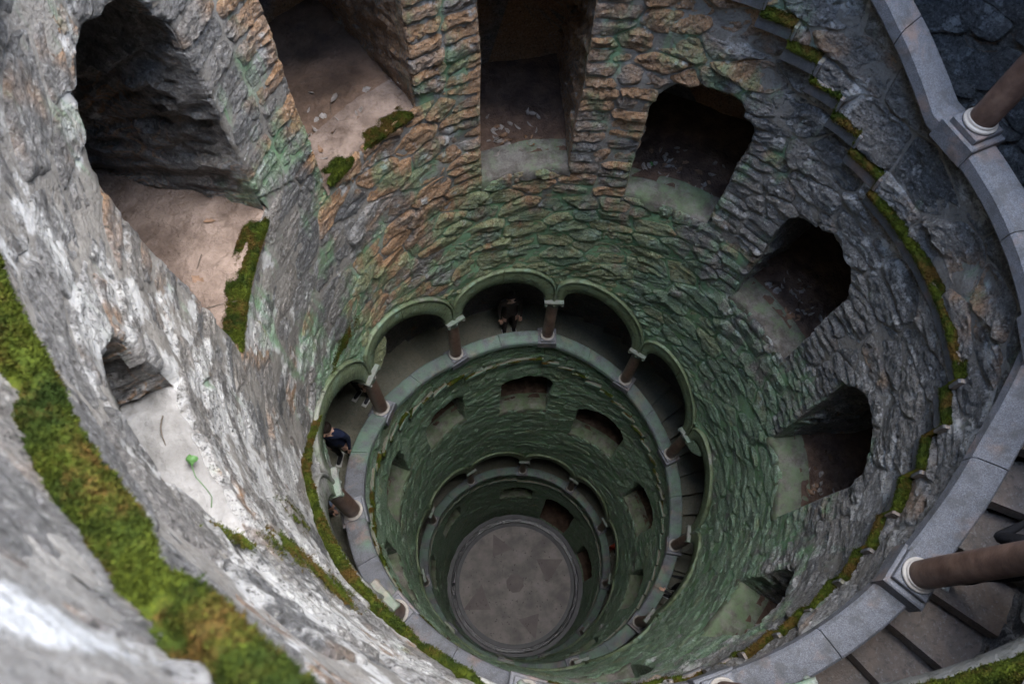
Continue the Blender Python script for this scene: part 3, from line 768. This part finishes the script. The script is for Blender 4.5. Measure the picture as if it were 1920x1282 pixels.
# paving: sixteen wedge slabs round a central disc, star points let into them
base_a = math.radians(22)
for k in range(8):
    a0 = base_a + k * math.pi / 4; aa = np.linspace(a0 + .002, a0 + math.pi / 4 - .002, 8)
    pts = [(.33 * math.cos(x), .33 * math.sin(x)) for x in aa[::-1]] + [(1.337 * math.cos(x), 1.337 * math.sin(x)) for x in aa]
    poly_prism('paving_slab', pts, FLOOR_Z - .04, FLOOR_Z, MFL, floor)
    aa = np.linspace(a0 + .0012, a0 + math.pi / 4 - .0012, 10)
    pts = [(1.34 * math.cos(x), 1.34 * math.sin(x)) for x in aa[::-1]] + [(FR * math.cos(x), FR * math.sin(x)) for x in aa]
    poly_prism('paving_slab', pts, FLOOR_Z - .04, FLOOR_Z, MFL, floor)
aa = np.linspace(0, 2 * np.pi, 9)[:-1] + .2
poly_prism('star_centre', [(.40 * math.cos(x), .40 * math.sin(x)) for x in aa], FLOOR_Z - .04, FLOOR_Z + .004, MFLD, floor)
# brown star points as seen in plan (image right = +x turned by the camera's roll)
rx, ry = CR[0, 0], CR[1, 0]; ux, uy = -ry, rx
def plan(px, py):   # photograph offset from floor centre (in disc radii) to plan
    return ((px * rx + py * ux) * FR, (px * ry + py * uy) * FR)
for tri in [[(-.40, .86), (-.045, .60), (-.41, .45)], [(.39, .42), (.875, .42), (.58, 0.0)], [(-.60, -.02), (-.43, -.44), (-.91, -.44)], [(.06, -.60), (.42, -.50), (.36, -.92)]]:
    poly_prism('star_point', [plan(*q) for q in tri][::-1], FLOOR_Z - .02, FLOOR_Z + .004, MFLD, floor)
V, F = lathe([(2.61, FLOOR_Z - .05), (2.615, FLOOR_Z + .03), (2.645, FLOOR_Z + .07), (2.67, FLOOR_Z + .07), (2.695, FLOOR_Z + .03), (2.70, FLOOR_Z + .0), (2.73, FLOOR_Z + .0), (2.735, FLOOR_Z + .04), (2.76, FLOOR_Z + .085), (2.778, FLOOR_Z + .085), (2.805, FLOOR_Z + .04), (2.81, FLOOR_Z - .05)], 200)
V = V + .005 * np.stack([0 * V[:, 0], 0 * V[:, 0], fbm(V * 5, 3)], 1)
add('drain_kerb', mk_mesh('drain_kerb', V, F, MWET), label='wet black double kerb ring round the well floor', category='kerb')
# ------------------------------------------------------------------ stones of the outer stair wall where it shows through the upper arches
def rubble_patch(t0, t1, zlo, zhi, rr, parent, w=.42, h=.27):
    k = math.radians(1) * rr; S0, S1 = t0 * k, t1 * k; pts = []
    ny = int((zhi - zlo) / h)
    for j in range(ny):
        x = S0 + rng.uniform(0, w)
        while x < S1:
            pts.append((x * AS, (zlo + (j + .5) * h + rng.uniform(-.09, .09)) )); x += w * rng.uniform(.65, 1.5)
    g = Grid(.4)
    for i, p in enumerate(pts): g.put(p, i)
    for i, (x, y) in enumerate(pts):
        y0 = float(zc(x / AS / k)); poly = [(x - .5, y - .5), (x + .5, y - .5), (x + .5, y + .5), (x - .5, y + .5)]
        for d2, j in sorted(((pts[j][0] - x) ** 2 + (pts[j][1] - y) ** 2, j) for j in g.near((x, y), .9) if j != i):
            if d2 > 4 * max((a - x) ** 2 + (b - y) ** 2 for a, b in poly): break
            poly = clip(poly, (x + pts[j][0]) / 2, (y + pts[j][1]) / 2, pts[j][0] - x, pts[j][1] - y)
            if len(poly) < 3: break
        if len(poly) < 3: continue
        B = smooth_poly(np.array([(a / AS, b + y0) for a, b in poly]), .06, .012); c = B.mean(0); N = len(B)
        Q = np.vstack([B, c + (B - c) * .93, c + (B - c) * .5, c[None]])
        hh = np.concatenate([np.full(N, .0), np.full(N, .035), np.full(N, .045), [.045]]) + .045 * noise(np.c_[Q * 7, np.full(len(Q), i)])
        V = pos(Q[:, 0] / k, rr - hh - .02, Q[:, 1]); cen = V.mean(0)
        F = [grid_faces(3, N, wrap_v=True), np.stack([2 * N + np.arange(N), 2 * N + (np.arange(N) + 1) % N, np.full(N, 3 * N)], 1)]
        at = {'rnd': np.full(len(V), rng.random()), 'algae': np.full(len(V), .15), 'pale': np.full(len(V), .18), 'rust': np.full(len(V), .05)}
        add('stone', mk_mesh('stone', V - cen, F, MS, False, at), parent, cen)
rubble_patch(152, 262, -1.2, 2.2, RO, gw)
# ------------------------------------------------------------------ moss
def tufts(P, Nn, size, mb, blades=4):
    n = len(P)
    for b in range(blades):
        d = rng.normal(0, .75, (n, 3)) + Nn * 1.0; d /= np.linalg.norm(d, axis=1)[:, None]
        L = size * rng.uniform(.6, 1.5, n)[:, None]; sd_ = np.cross(d, rng.normal(size=(n, 3))); sd_ /= np.linalg.norm(sd_, axis=1)[:, None] + 1e-9
        wv = size * .30; o = P + rng.normal(0, size * .35, (n, 3))
        V = np.stack([o - sd_ * wv, o + sd_ * wv, o + d * L], 1).reshape(-1, 3)
        mb.add(V, np.arange(3 * n).reshape(-1, 3))
def moss_band(t0, t1, zfun, rin, rout, name, label, thr, dens, size, hmax=.045, drape=.05, kind='stuff', dt=.25, seed=0):
    ts = np.arange(t0, t1, dt); m = 12
    w = np.linspace(0, 1, m)
    r = np.where(w < .3, rin - .014 * np.sin(w / .3 * 3.14), rin + (rout - rin) * (w - .3) / .7)
    zo = np.where(w < .3, -drape * (1 - w / .3), 0)
    T = np.repeat(ts[:, None], m, 1); Rr = np.repeat(r[None], len(ts), 0); Z = zfun(ts)[:, None] + zo[None]
    S2 = T * DEG
    cov = fbm(np.stack([S2 * 1.9, Rr * 9 + zo * 9, 0 * S2 + seed], -1).reshape(-1, 3), 4).reshape(S2.shape) * 1.5 + .5 - thr
    cov = np.clip(cov * 3, 0, 1) * sstep(t0, t0 + 2.5, T) * sstep(t1, t1 - 2.5, T)
    lump = .5 + .9 * np.abs(fbm(np.stack([S2 * 16, Rr * 26, Z * 26], -1).reshape(-1, 3), 3)).reshape(S2.shape)
    hgt = hmax * lump * cov - .014 * (1 - cov)
    prof = np.sin(np.clip(w, .02, .98) * 3.14) ** .5
    V = pos(T.ravel(), (Rr - np.where(w < .3, .8, .25) * hgt * prof).ravel(), (Z + np.where(w < .3, .2, .95) * hgt * prof).ravel())
    mb = MB(); mb.add(V, grid_faces(len(ts), m))
    k = np.where(cov.ravel() > .06)[0]
    if len(k):
        n = int(min(90000, dens * 1.4 * (t1 - t0) * DEG * (rout - rin + drape) * len(k) / cov.size)); i = rng.choice(k, n)
        i2 = np.clip(i + m, 0, len(V) - 1); i3 = np.where(i % m < m - 1, i + 1, i); f = rng.random((n, 1)); g_ = rng.random((n, 1)); Pp = V[i] + (V[i2] - V[i]) * f * (np.abs(i2 - i) == m)[:, None] + (V[i3] - V[i]) * g_
        Nn = np.c_[-Pp[:, :2] / np.linalg.norm(Pp[:, :2], axis=1)[:, None] * .7, np.full(n, .8)]
        tufts(Pp, Nn, size, mb)
    pr = dict(kind='stuff') if kind == 'stuff' else {}
    return add(name, mb.mesh(name, MMO, True), label=label, category='moss', **pr)
TT = np.array([(a, b, z) for a, b, z in treads])
def tread_z(t):
    i = np.clip(np.searchsorted(TT[:, 0], np.asarray(t), 'right') - 1, 0, len(TT) - 1); return TT[i, 2]
def nearline(t): return np.interp(t, [-66, -45, -39, -31, -23, -13, -5, 14], [-.05, -.60, -.82, -1.01, -1.17, -1.17, -1.20, -1.26])
moss_band(-66, 14, nearline, 2.918, 3.05, 'moss', 'thick bright green moss along the ledge just under the camera', .16, 26000, .011, .05, .08, seed=3)
moss_band(120, 262, tread_z, 2.932, 3.03, 'moss', 'dark green moss on the stepped ledge beneath the broad coping', -.12, 14000, .014, .055, .04, seed=8)
moss_band(262, 372, tread_z, 2.932, 3.03, 'moss', 'thin moss line on the ledge low on the near side of the shaft', .22, 8000, .014, .04, .02, seed=5)
moss_band(372, 560, tread_z, 2.932, 3.03, 'moss', 'dull green moss on the ledge below the middle arcade', .35, 2500, .02, .04, .02, seed=6)
def hoodline(t): return np.interp(t, [300, 312, 324, 331, 347, 356, 368, 376], [-3.6, -3.95, -4.65, -4.85, -5.38, -5.6, -6.25, -6.75]) + .02
moss_band(309, 373, hoodline, 2.93, 3.03, 'moss', 'olive moss strip growing above the arches of the middle arcade', .18, 9000, .015, .04, .06, seed=11)
moss_band(247, 270, lambda t: ext(t) + .10, 2.93, 3.0, 'moss', 'brown green moss above the arch edge in the bottom corner', .1, 12000, .012, .04, .16, seed=14)
def sill_moss(i, t0, t1, label, thr, seed): 
    z = NICH[i][2]
    return moss_band(t0, t1, lambda t: np.full(np.shape(t), z - .01), 2.968, 3.11, 'moss_cushion', label, thr, 20000, .012, .042, .07, kind='thing', seed=seed)
sill_moss(1, 7, 30, 'long bright green moss cushion on the sill edge of the large pale niche', -.02, 21)
sill_moss(2, 46, 53.5, 'small round moss cushion at the end of the dusty sill beside a brown jamb', -.1, 22)
sill_moss(2, 56, 68.5, 'ragged moss cushion on the dusty sill beneath the slanting brown jamb', .08, 23)
def wall_moss(t, z, w, h, label, seed, dens=20000):
    n = int(dens * w * h); tq = t + rng.normal(0, w / 2.6 / DEG, n); zq = z + rng.normal(0, h / 2.6, n)
    c = fbm(np.stack([tq * DEG * 5, zq * 5, 0 * tq + seed], 1), 3); k = c > -.05; tq, zq = tq[k], zq[k]
    P = pos(tq, RW - .045 - swell(tq * DEG, zq), zq); Nn = np.c_[-P[:, :2] / 3, np.full(len(P), .4)]
    mb = MB(); tufts(P, Nn, .011, mb, 4)
    add('moss_patch', mb.mesh('moss_patch', MMO, True), label=label, category='moss', kind='stuff')
wall_moss(-26.5, -3.35, .16, .5, 'brownish moss patch low on the pale near wall', 1)
wall_moss(-30, -3.75, .22, .35, 'larger olive moss patch on the pale near wall above the hood moss', 2)
wall_moss(-17, -4.4, .12, .4, 'thin moss streak in a joint of the pale near wall', 3)
wall_moss(32.6, -6.95, .5, .18, 'green moss draped on the hood of the leftmost visible arch', 4)
wall_moss(-28.4, -2.3, .07, .3, 'yellow green moss beside the small niche nearest the camera', 5)
# ------------------------------------------------------------------ leaves
def leaf_mesh(L, W, curl, fold, lob=0):
    n = 9; x = np.linspace(0, 1, n); wv = W * np.sin(np.pi * x ** .8) ** .8 * (1 + lob * np.cos(x * 19))
    z = curl * L * (x - .4) ** 2; V = []
    for i in range(n):
        for sgn, f in ((-1, 1), (-.5, .5), (0, 0), (.5, .5), (1, 1)): V.append((x[i] * L - L / 2, sgn * wv[i], z[i] + fold * abs(sgn) * wv[i]))
    return np.array(V), grid_faces(n, 5)
def m_leaf(nm, c1, c2): return m_simple(nm, c1, c2, 30, .6, .3, .003, .35)
MLF = [m_leaf('dry_grey_leaf', (.13, .11, .095), (.26, .23, .205)), m_leaf('dry_brown_leaf', (.10, .055, .03), (.20, .115, .065)), m_leaf('green_leaf', (.03, .10, .02), (.06, .18, .04))]
LME = []
for m_ in MLF[:2]:
    for k in range(4):
        V, F = leaf_mesh(.12, .017 + .006 * k, 1.6 * rng.uniform(-.4, 1), .8 * rng.uniform(-.3, 1), .28 * (k % 2)); LME.append(mk_mesh('leaf', V, F, m_))
LP = {3: (38, 'dry leaf on the dark soil of the tall doorway-like niche', .3, 1.0), 4: (40, 'dry leaf on the soil of the round-topped niche with a green sill', .42, .95), 5: (42, 'dry leaf on the soil of the niche beside the mossy ledge', .4, .95),
      6: (36, 'dry leaf on the soil of the niche facing the pale near wall', .42, .9), 7: (14, 'dry leaf in the low niche near the bottom corner', .4, .8), 2: (22, 'scattered dry leaf on the dusty floor of the niche with the brown jamb', .15, .9), 1: (4, 'small dry leaf on the pale dusty floor of the large niche', .1, .6)}
def place_leaf(name, me, S, D, i, sc_=1.0, lift=.012, **kw):
    p = pos(S / DEG, R + D, earth_z(i, S, D) + lift)
    o = add(name, me, None, p, (rng.normal(0, .3), rng.normal(0, .3), rng.uniform(0, 6.28)), **kw); o.scale = (sc_,) * 3; return o
for i, (cnt, lab, d0, d1) in LP.items():
    n = NICH[i]; cl = [(rng.uniform(-.5, .8), rng.uniform(.1, .6)) for _ in range(3)]
    for k in range(cnt):
        if k % 2: cx, cd_ = cl[k % 3]; x = cx * .8 + rng.normal(0, .13); dd = d0 + (d1 - d0) * np.clip(cd_ + rng.normal(0, .15), 0, 1)
        else: x = rng.uniform(-.8, .8); dd = rng.uniform(d0, d1)
        S = (n[0] + np.clip(x, -.85, .85) * n[1]) * DEG
        place_leaf('fallen_leaf', LME[rng.integers(0, 4) if rng.random() < .75 else rng.integers(4, 8)], S, dd, i, rng.uniform(.55, 1.15), label=lab, category='leaf', group='fallen leaves in ' + ['', 'large pale niche', 'dusty niche', 'tall niche', 'round-topped niche', 'niche by the mossy ledge', 'facing niche', 'low niche'][i])
V, F = leaf_mesh(.09, .03, .4, .3); GL = mk_mesh('leaf', V, F, MLF[2])
place_leaf('green_leaf', GL, (131.3 - 6.5) * DEG, .55, 4, .9, label='single small green leaf among dry leaves in the round-topped niche', category='leaf')
V, F = leaf_mesh(.17, .05, 2.2, 1.1, .15); place_leaf('curled_leaf', mk_mesh('curled_leaf', V, F, m_leaf('russet_leaf', (.075, .030, .014), (.15, .06, .028))), (-19.6) * DEG, .20, 0, 1.0, .04, label='curled russet leaf on the sill of the small niche nearest the camera', category='leaf')
# ivy leaf with its long stem
ivy = bpy.data.objects.new('ivy_leaf', None); col.objects.link(ivy); ivy['label'] = 'bright green two-lobed ivy leaf with a long stem hanging over the pale sill'; ivy['category'] = 'leaf'
ip = pos(-16.4, R + .04, earth_z(0, -16.4 * DEG, .04) + .06); ivy.location = ip
an = np.linspace(0, 2 * np.pi, 40, endpoint=False); rl = .028 * (.72 + .38 * np.abs(np.cos(an * 1.5 + .4)))
V = np.vstack([[[0, 0, .008]], np.stack([rl * np.cos(an) * .5, rl * np.sin(an) * .5, .004 + 0 * an], 1), np.stack([rl * np.cos(an), rl * np.sin(an), -.012 + .008 * np.sin(an * 3)], 1)])
F = [np.stack([np.zeros(40, int), 1 + np.arange(40), 1 + (np.arange(40) + 1) % 40], 1), grid_faces(2, 40, wrap_v=True) + 1]
MIVY = m_leaf('fresh_green_leaf', (.035, .095, .022), (.065, .15, .04))
add('blade', mk_mesh('blade', V, F, MIVY), ivy, (0, 0, 0), (.25, -.35, .3))
def tube(path, rad, n=7):
    path = np.asarray(path, float); T = np.gradient(path, axis=0); T /= np.linalg.norm(T, axis=1)[:, None]
    u = np.cross(T, [0.3, .2, 1]); u /= np.linalg.norm(u, axis=1)[:, None]; v = np.cross(T, u); a_ = np.linspace(0, 2 * np.pi, n, endpoint=False)
    rad = np.broadcast_to(rad, (len(path),))
    return (path[:, None] + rad[:, None, None] * (u[:, None] * np.cos(a_)[None, :, None] + v[:, None] * np.sin(a_)[None, :, None])), grid_faces(len(path), n, wrap_v=True)
pts = np.array([ip, pos(-18.5, 3.04, -2.74), pos(-20.7, 3.01, -2.66), pos(-23.5, 2.965, -2.43), pos(-27, 2.93, -2.08)]) - ip
tt_ = np.linspace(0, 4, 24); path = np.stack([np.interp(tt_, range(5), pts[:, j]) for j in range(3)], 1)
V, F = tube(path, .0022); add('stem', mk_mesh('stem', V.reshape(-1, 3), F, MIVY), ivy)
# twigs on the pale niche floors
MTW = m_simple('twig_bark', (.05, .04, .03), (.10, .08, .06), 40, .9)
for i, S_t, D_, L_, lab in [(1, 14, .18, .38, 'long thin dark twig across the dusty floor of the large niche'), (1, 20, .35, .2, 'short crooked twig on the dusty floor of the large niche'), (0, -13, .12, .24, 'dark twig on the sill of the small niche nearest the camera'), (2, 58, .5, .22, 'pale twig on the dusty floor of the niche with the brown jamb')]:
    x = np.linspace(-L_ / 2, L_ / 2, 9); pth = np.stack([x, .015 * np.sin(x * 23 + i), .008 * np.cos(x * 31)], 1); V, F = tube(pth, np.linspace(.004, .002, 9), 5)
    place_leaf('twig', mk_mesh('twig', V.reshape(-1, 3), F, MTW), S_t * DEG, D_, i, 1, .012, label=lab, category='twig')
# specks of litter and droplets on the well floor
mb = MB()
for k in range(170):
    a_ = rng.uniform(0, 6.28); r_ = FR * math.sqrt(rng.random()) * .97; V, F = leaf_mesh(rng.uniform(.03, .10), rng.uniform(.008, .022), .3, .2); q = rng.uniform(0, 6.28)
    V = V @ np.array([[math.cos(q), math.sin(q), 0], [-math.sin(q), math.cos(q), 0], [0, 0, 1]]); mb.add(V + np.array([r_ * math.cos(a_), r_ * math.sin(a_), FLOOR_Z + .012]), F)
add('floor_litter', mb.mesh('floor_litter', m_simple('dark_litter', (.03, .025, .02), (.07, .055, .04), 30, .9)), kind='stuff', label='dark specks of leaf litter scattered on the well floor', category='litter')
# ------------------------------------------------------------------ people on the stair
SKIN = m_simple('skin', (.42, .25, .18), (.50, .31, .23), 20, .55, .05, .002)
def cloth(nm, c): return m_simple(nm, tuple(x * .8 for x in c), c, 14, .85, .4, .01, .2)
HAIR = cloth('dark_hair', (.03, .022, .018)); SHOE = cloth('black_shoe', (.025, .025, .028)); SOLE = cloth('white_sole', (.55, .55, .53))
def person(name, label, t, r, face_dir, top, legs, arms='down', h=1.72, hair=HAIR, sleeve=None):
    """one continuous skinned body; face_dir: +1 looks into the shaft, 't+' looks down the stair, 't-' up the stair"""
    J = {}; E = []; Rd = {}; G = {}
    def j(k, x, y, z, rx, g, ry=None): J[k] = (x, y, z); Rd[k] = (rx, ry or rx); G[k] = g
    j('pel', 0, 0, .97, .135, 'legs', .11); j('wst', 0, 0, 1.10, .125, 'top', .10); j('chs', 0, .01, 1.30, .155, 'top', .115); j('shl', 0, 0, 1.42, .12, 'top', .085); j('nck', 0, .01, 1.49, .055, 'skin'); j('chn', 0, .035, 1.555, .06, 'skin', .065); j('hd', 0, .03, 1.63, .078, 'skin', .092); j('crn', 0, .015, 1.70, .058, 'skin', .07); j('nos', 0, .135, 1.605, .012, 'skin')
    E += [('pel', 'wst'), ('wst', 'chs'), ('chs', 'shl'), ('shl', 'nck'), ('nck', 'chn'), ('chn', 'hd'), ('hd', 'crn'), ('hd', 'nos')]
    for sname, sx in (('l', -1), ('r', 1)):
        j('hip' + sname, .09 * sx, 0, .90, .095, 'legs'); j('kne' + sname, .10 * sx, .015, .50, .062, 'legs'); j('clf' + sname, .10 * sx, -.01, .36, .058, 'legs'); j('ank' + sname, .10 * sx, 0, .09, .042, 'shoe'); j('hel' + sname, .10 * sx, -.02, .045, .045, 'shoe'); j('toe' + sname, .115 * sx, .17, .035, .035, 'shoe')
        E += [('pel', 'hip' + sname), ('hip' + sname, 'kne' + sname), ('kne' + sname, 'clf' + sname), ('clf' + sname, 'ank' + sname), ('ank' + sname, 'hel' + sname), ('hel' + sname, 'toe' + sname)]
        sh = np.array([.185 * sx, 0, 1.40])
        if arms == 'down': el, wr, hd = sh + [.04 * sx, -.02, -.29], sh + [.03 * sx, .05, -.53], sh + [.02 * sx, .08, -.61]
        elif arms == 'rail': el, wr, hd = sh + [.04 * sx, .08, -.27], sh + [.0, .30, -.33], sh + [-.01 * sx, .375, -.35]
        else: el, wr, hd = sh + [.03 * sx, .06, -.28], sh + [-.09 * sx, .27, -.20], sh + [-.12 * sx, .335, -.17]
        ag = 'top' if sleeve is None else sleeve
        j('sho' + sname, *sh, .062, 'top'); j('elb' + sname, *el, .045, ag); j('wri' + sname, *wr, .03, ag, .025); j('plm' + sname, *hd, .035, 'skin', .02)
        E += [('shl', 'sho' + sname), ('sho' + sname, 'elb' + sname), ('elb' + sname, 'wri' + sname), ('wri' + sname, 'plm' + sname)]
        fd = (hd - wr) / np.linalg.norm(hd - wr); sd_ = np.cross(fd, [0, 0, 1.]); 
        if np.linalg.norm(sd_) < .3: sd_ = np.array([0, 1., 0])
        sd_ /= np.linalg.norm(sd_)
        for q in range(5):
            off_ = sd_ * (q - 1.6) * .019; L_ = (.052, .07, .076, .07, .055)[q] if q < 4 else .045
            if q == 4: b0 = wr * .45 + hd * .55 + sd_ * .045; tip = b0 + fd * .035 + sd_ * .022; md = (b0 + tip) / 2
            else: b0 = hd + fd * .025 + off_; md = b0 + fd * L_ * .55 + np.array([0, 0, -.006]); tip = b0 + fd * L_ + np.array([0, 0, -.026])
            for nm_, pp, rr in (('a', b0, .0105), ('b', md, .009), ('c', tip, .0075)): j('f%s%d%s' % (sname, q, nm_), *pp, rr, 'skin')
            E += [('plm' + sname if q < 4 else 'plm' + sname, 'f%s%da' % (sname, q)), ('f%s%da' % (sname, q), 'f%s%db' % (sname, q)), ('f%s%db' % (sname, q), 'f%s%dc' % (sname, q))]
    ks = list(J); ix = {k: i for i, k in enumerate(ks)}; sc_ = h / 1.76
    me = bpy.data.meshes.new('skeleton'); me.from_pydata([tuple(c * sc_ for c in J[k]) for k in ks], [(ix[a], ix[b]) for a, b in E], []); me.update()
    tmp = bpy.data.objects.new('skeleton', me); col.objects.link(tmp)
    md = tmp.modifiers.new('s', 'SKIN'); md.use_smooth_shade = True
    for k in ks:
        v = me.skin_vertices[0].data[ix[k]]; v.radius = (Rd[k][0] * sc_, Rd[k][1] * sc_); v.use_root = (k == 'pel')
    sb = tmp.modifiers.new('b', 'SUBSURF'); sb.levels = 1; sb.render_levels = 1
    dg = bpy.context.evaluated_depsgraph_get(); ev = tmp.evaluated_get(dg); nm = bpy.data.meshes.new_from_object(ev)
    bpy.data.objects.remove(tmp); bpy.data.meshes.remove(me)
    mats = {'skin': SKIN, 'top': top, 'legs': legs, 'shoe': SHOE}; keys = list(mats); nm.materials.clear()
    for k in keys: nm.materials.append(mats[k])
    JP = np.array([J[k] for k in ks]) * sc_; A_ = np.array([JP[ix[a]] for a, b in E]); B_ = np.array([JP[ix[b]] for a, b in E])
    for p in nm.polygons:
        c = np.array(p.center); w = np.clip(((c - A_) * (B_ - A_)).sum(1) / ((B_ - A_) ** 2).sum(1), 0, 1); q = np.linalg.norm(A_ + (B_ - A_) * w[:, None] - c, axis=1); e = int(q.argmin())
        p.material_index = keys.index(G[E[e][0]] if w[e] < .55 else G[E[e][1]]); p.use_smooth = True
    a0 = math.pi - math.radians(t)
    rz = {1: a0 + math.pi / 2, 't+': a0 + math.pi, 't-': a0}[face_dir]
    o = add(name, nm, None, pos(t, r, float(tread_z(t))), (0, 0, rz), label=label, category='person')
    # hair cap, eyes, soles
    a_, b_ = np.meshgrid(np.linspace(0, 2 * np.pi, 20, endpoint=False), np.linspace(.02, 1.0, 9), indexing='ij')
    rr = 1 + .05 * noise(np.stack([np.cos(a_) * 3, np.sin(a_) * 3, b_ * 6], -1).reshape(-1, 3)).reshape(a_.shape)
    ph = b_ * (2.0 - .85 * np.maximum(0, np.sin(a_)))
    V = np.stack([.089 * rr * np.sin(ph) * np.cos(a_), .012 + .105 * rr * np.sin(ph) * np.sin(a_), 1.655 + .105 * rr * np.cos(ph)], -1).reshape(-1, 3) * sc_
    add('hair', mk_mesh('hair', V, grid_faces(20, 9, wrap_u=True), hair), o)
    for sx in (-1, 1):
        V, F = lathe([(.001, -.011), (.008, -.007), (.011, 0), (.008, .007), (.001, .011)], 10); add('eye', mk_mesh('eye', V, F, HAIR), o, (sx * .032 * sc_, .112 * sc_, 1.635 * sc_))
        B = bevel_box(-.048, .048, -.075, .205, 0, .022, .008); mb = MB(); mb.add(B.reshape(-1, 3), grid_faces(4, 4, wrap_v=True)); mb.add(B[3], [[0, 1, 2, 3]])
        add('shoe_sole', mb.mesh('shoe_sole', SOLE, False), o, (sx * .108 * sc_, 0, 0))
    return o
BLK = cloth('black_cloth', (.012, .012, .014)); NAVY = cloth('navy_cloth', (.012, .018, .045)); JEAN = cloth('pale_denim', (.20, .25, .36)); RED = cloth('red_cloth', (.42, .06, .03)); DRK = cloth('dark_brown_cloth', (.045, .035, .03))
pb = person('person', 'person in black holding a phone behind a brown upper column', 231.5, 3.50, 't-', BLK, BLK, 'phone')
person('person', 'person in navy jacket and black trousers on the stair of the middle arcade', 383, 3.46, 't-', NAVY, BLK, 'down')
person('person', 'person in pale denim jeans behind the lowest visible near column', 367.5, 3.45, 1, DRK, JEAN, 'down')
person('person', 'person in dark clothes with black shoes behind a slanting middle column', 404, 3.82, 't-', BLK, BLK, 'down')
person('person', 'person in dark brown standing on the landing under the central arch', 456, 3.62, 1, DRK, DRK, 'down')
person('person', 'person in black resting both hands on the shaded coping', 581, 3.46, 1, BLK, BLK, 'rail')
person('person', 'person in red jacket in the lowest arcade', 906, 3.42, 't+', RED, BLK, 'down')
ph = bpy.data.objects.new('phone', None); col.objects.link(ph); ph['label'] = 'phone with bluish lit screen held by the person in black'; ph['category'] = 'phone'
mwp = pb.location; a0 = math.pi - math.radians(231.5); c_, s_ = math.cos(a0), math.sin(a0)
def loc(x, y, z): return (mwp[0] + c_ * x - s_ * y, mwp[1] + s_ * x + c_ * y, mwp[2] + z)
ph.location = loc(-.05, .42, 1.27); ph.rotation_euler = (.15, -.35, a0)
B = bevel_box(-.037, .037, -.075, .075, -.004, .004, .0015); mb = MB(); mb.add(B.reshape(-1, 3), grid_faces(4, 4, wrap_v=True)); mb.add(B[0], [[3, 2, 1, 0]]); mb.add(B[3], [[0, 1, 2, 3]]); add('case', mb.mesh('case', BLK, False), ph)
nt = NT('lit_screen'); nt.b.inputs['Emission Color'].default_value = (.35, .55, .9, 1); nt.b.inputs['Emission Strength'].default_value = .12; MSCR = nt.done((.02, .02, .03), .2)
add('screen', mk_mesh('screen', [(-.033, -.068, .0055), (.033, -.068, .0055), (.033, .068, .0055), (-.033, .068, .0055)], np.array([[0, 1, 2, 3]]), MSCR), ph)
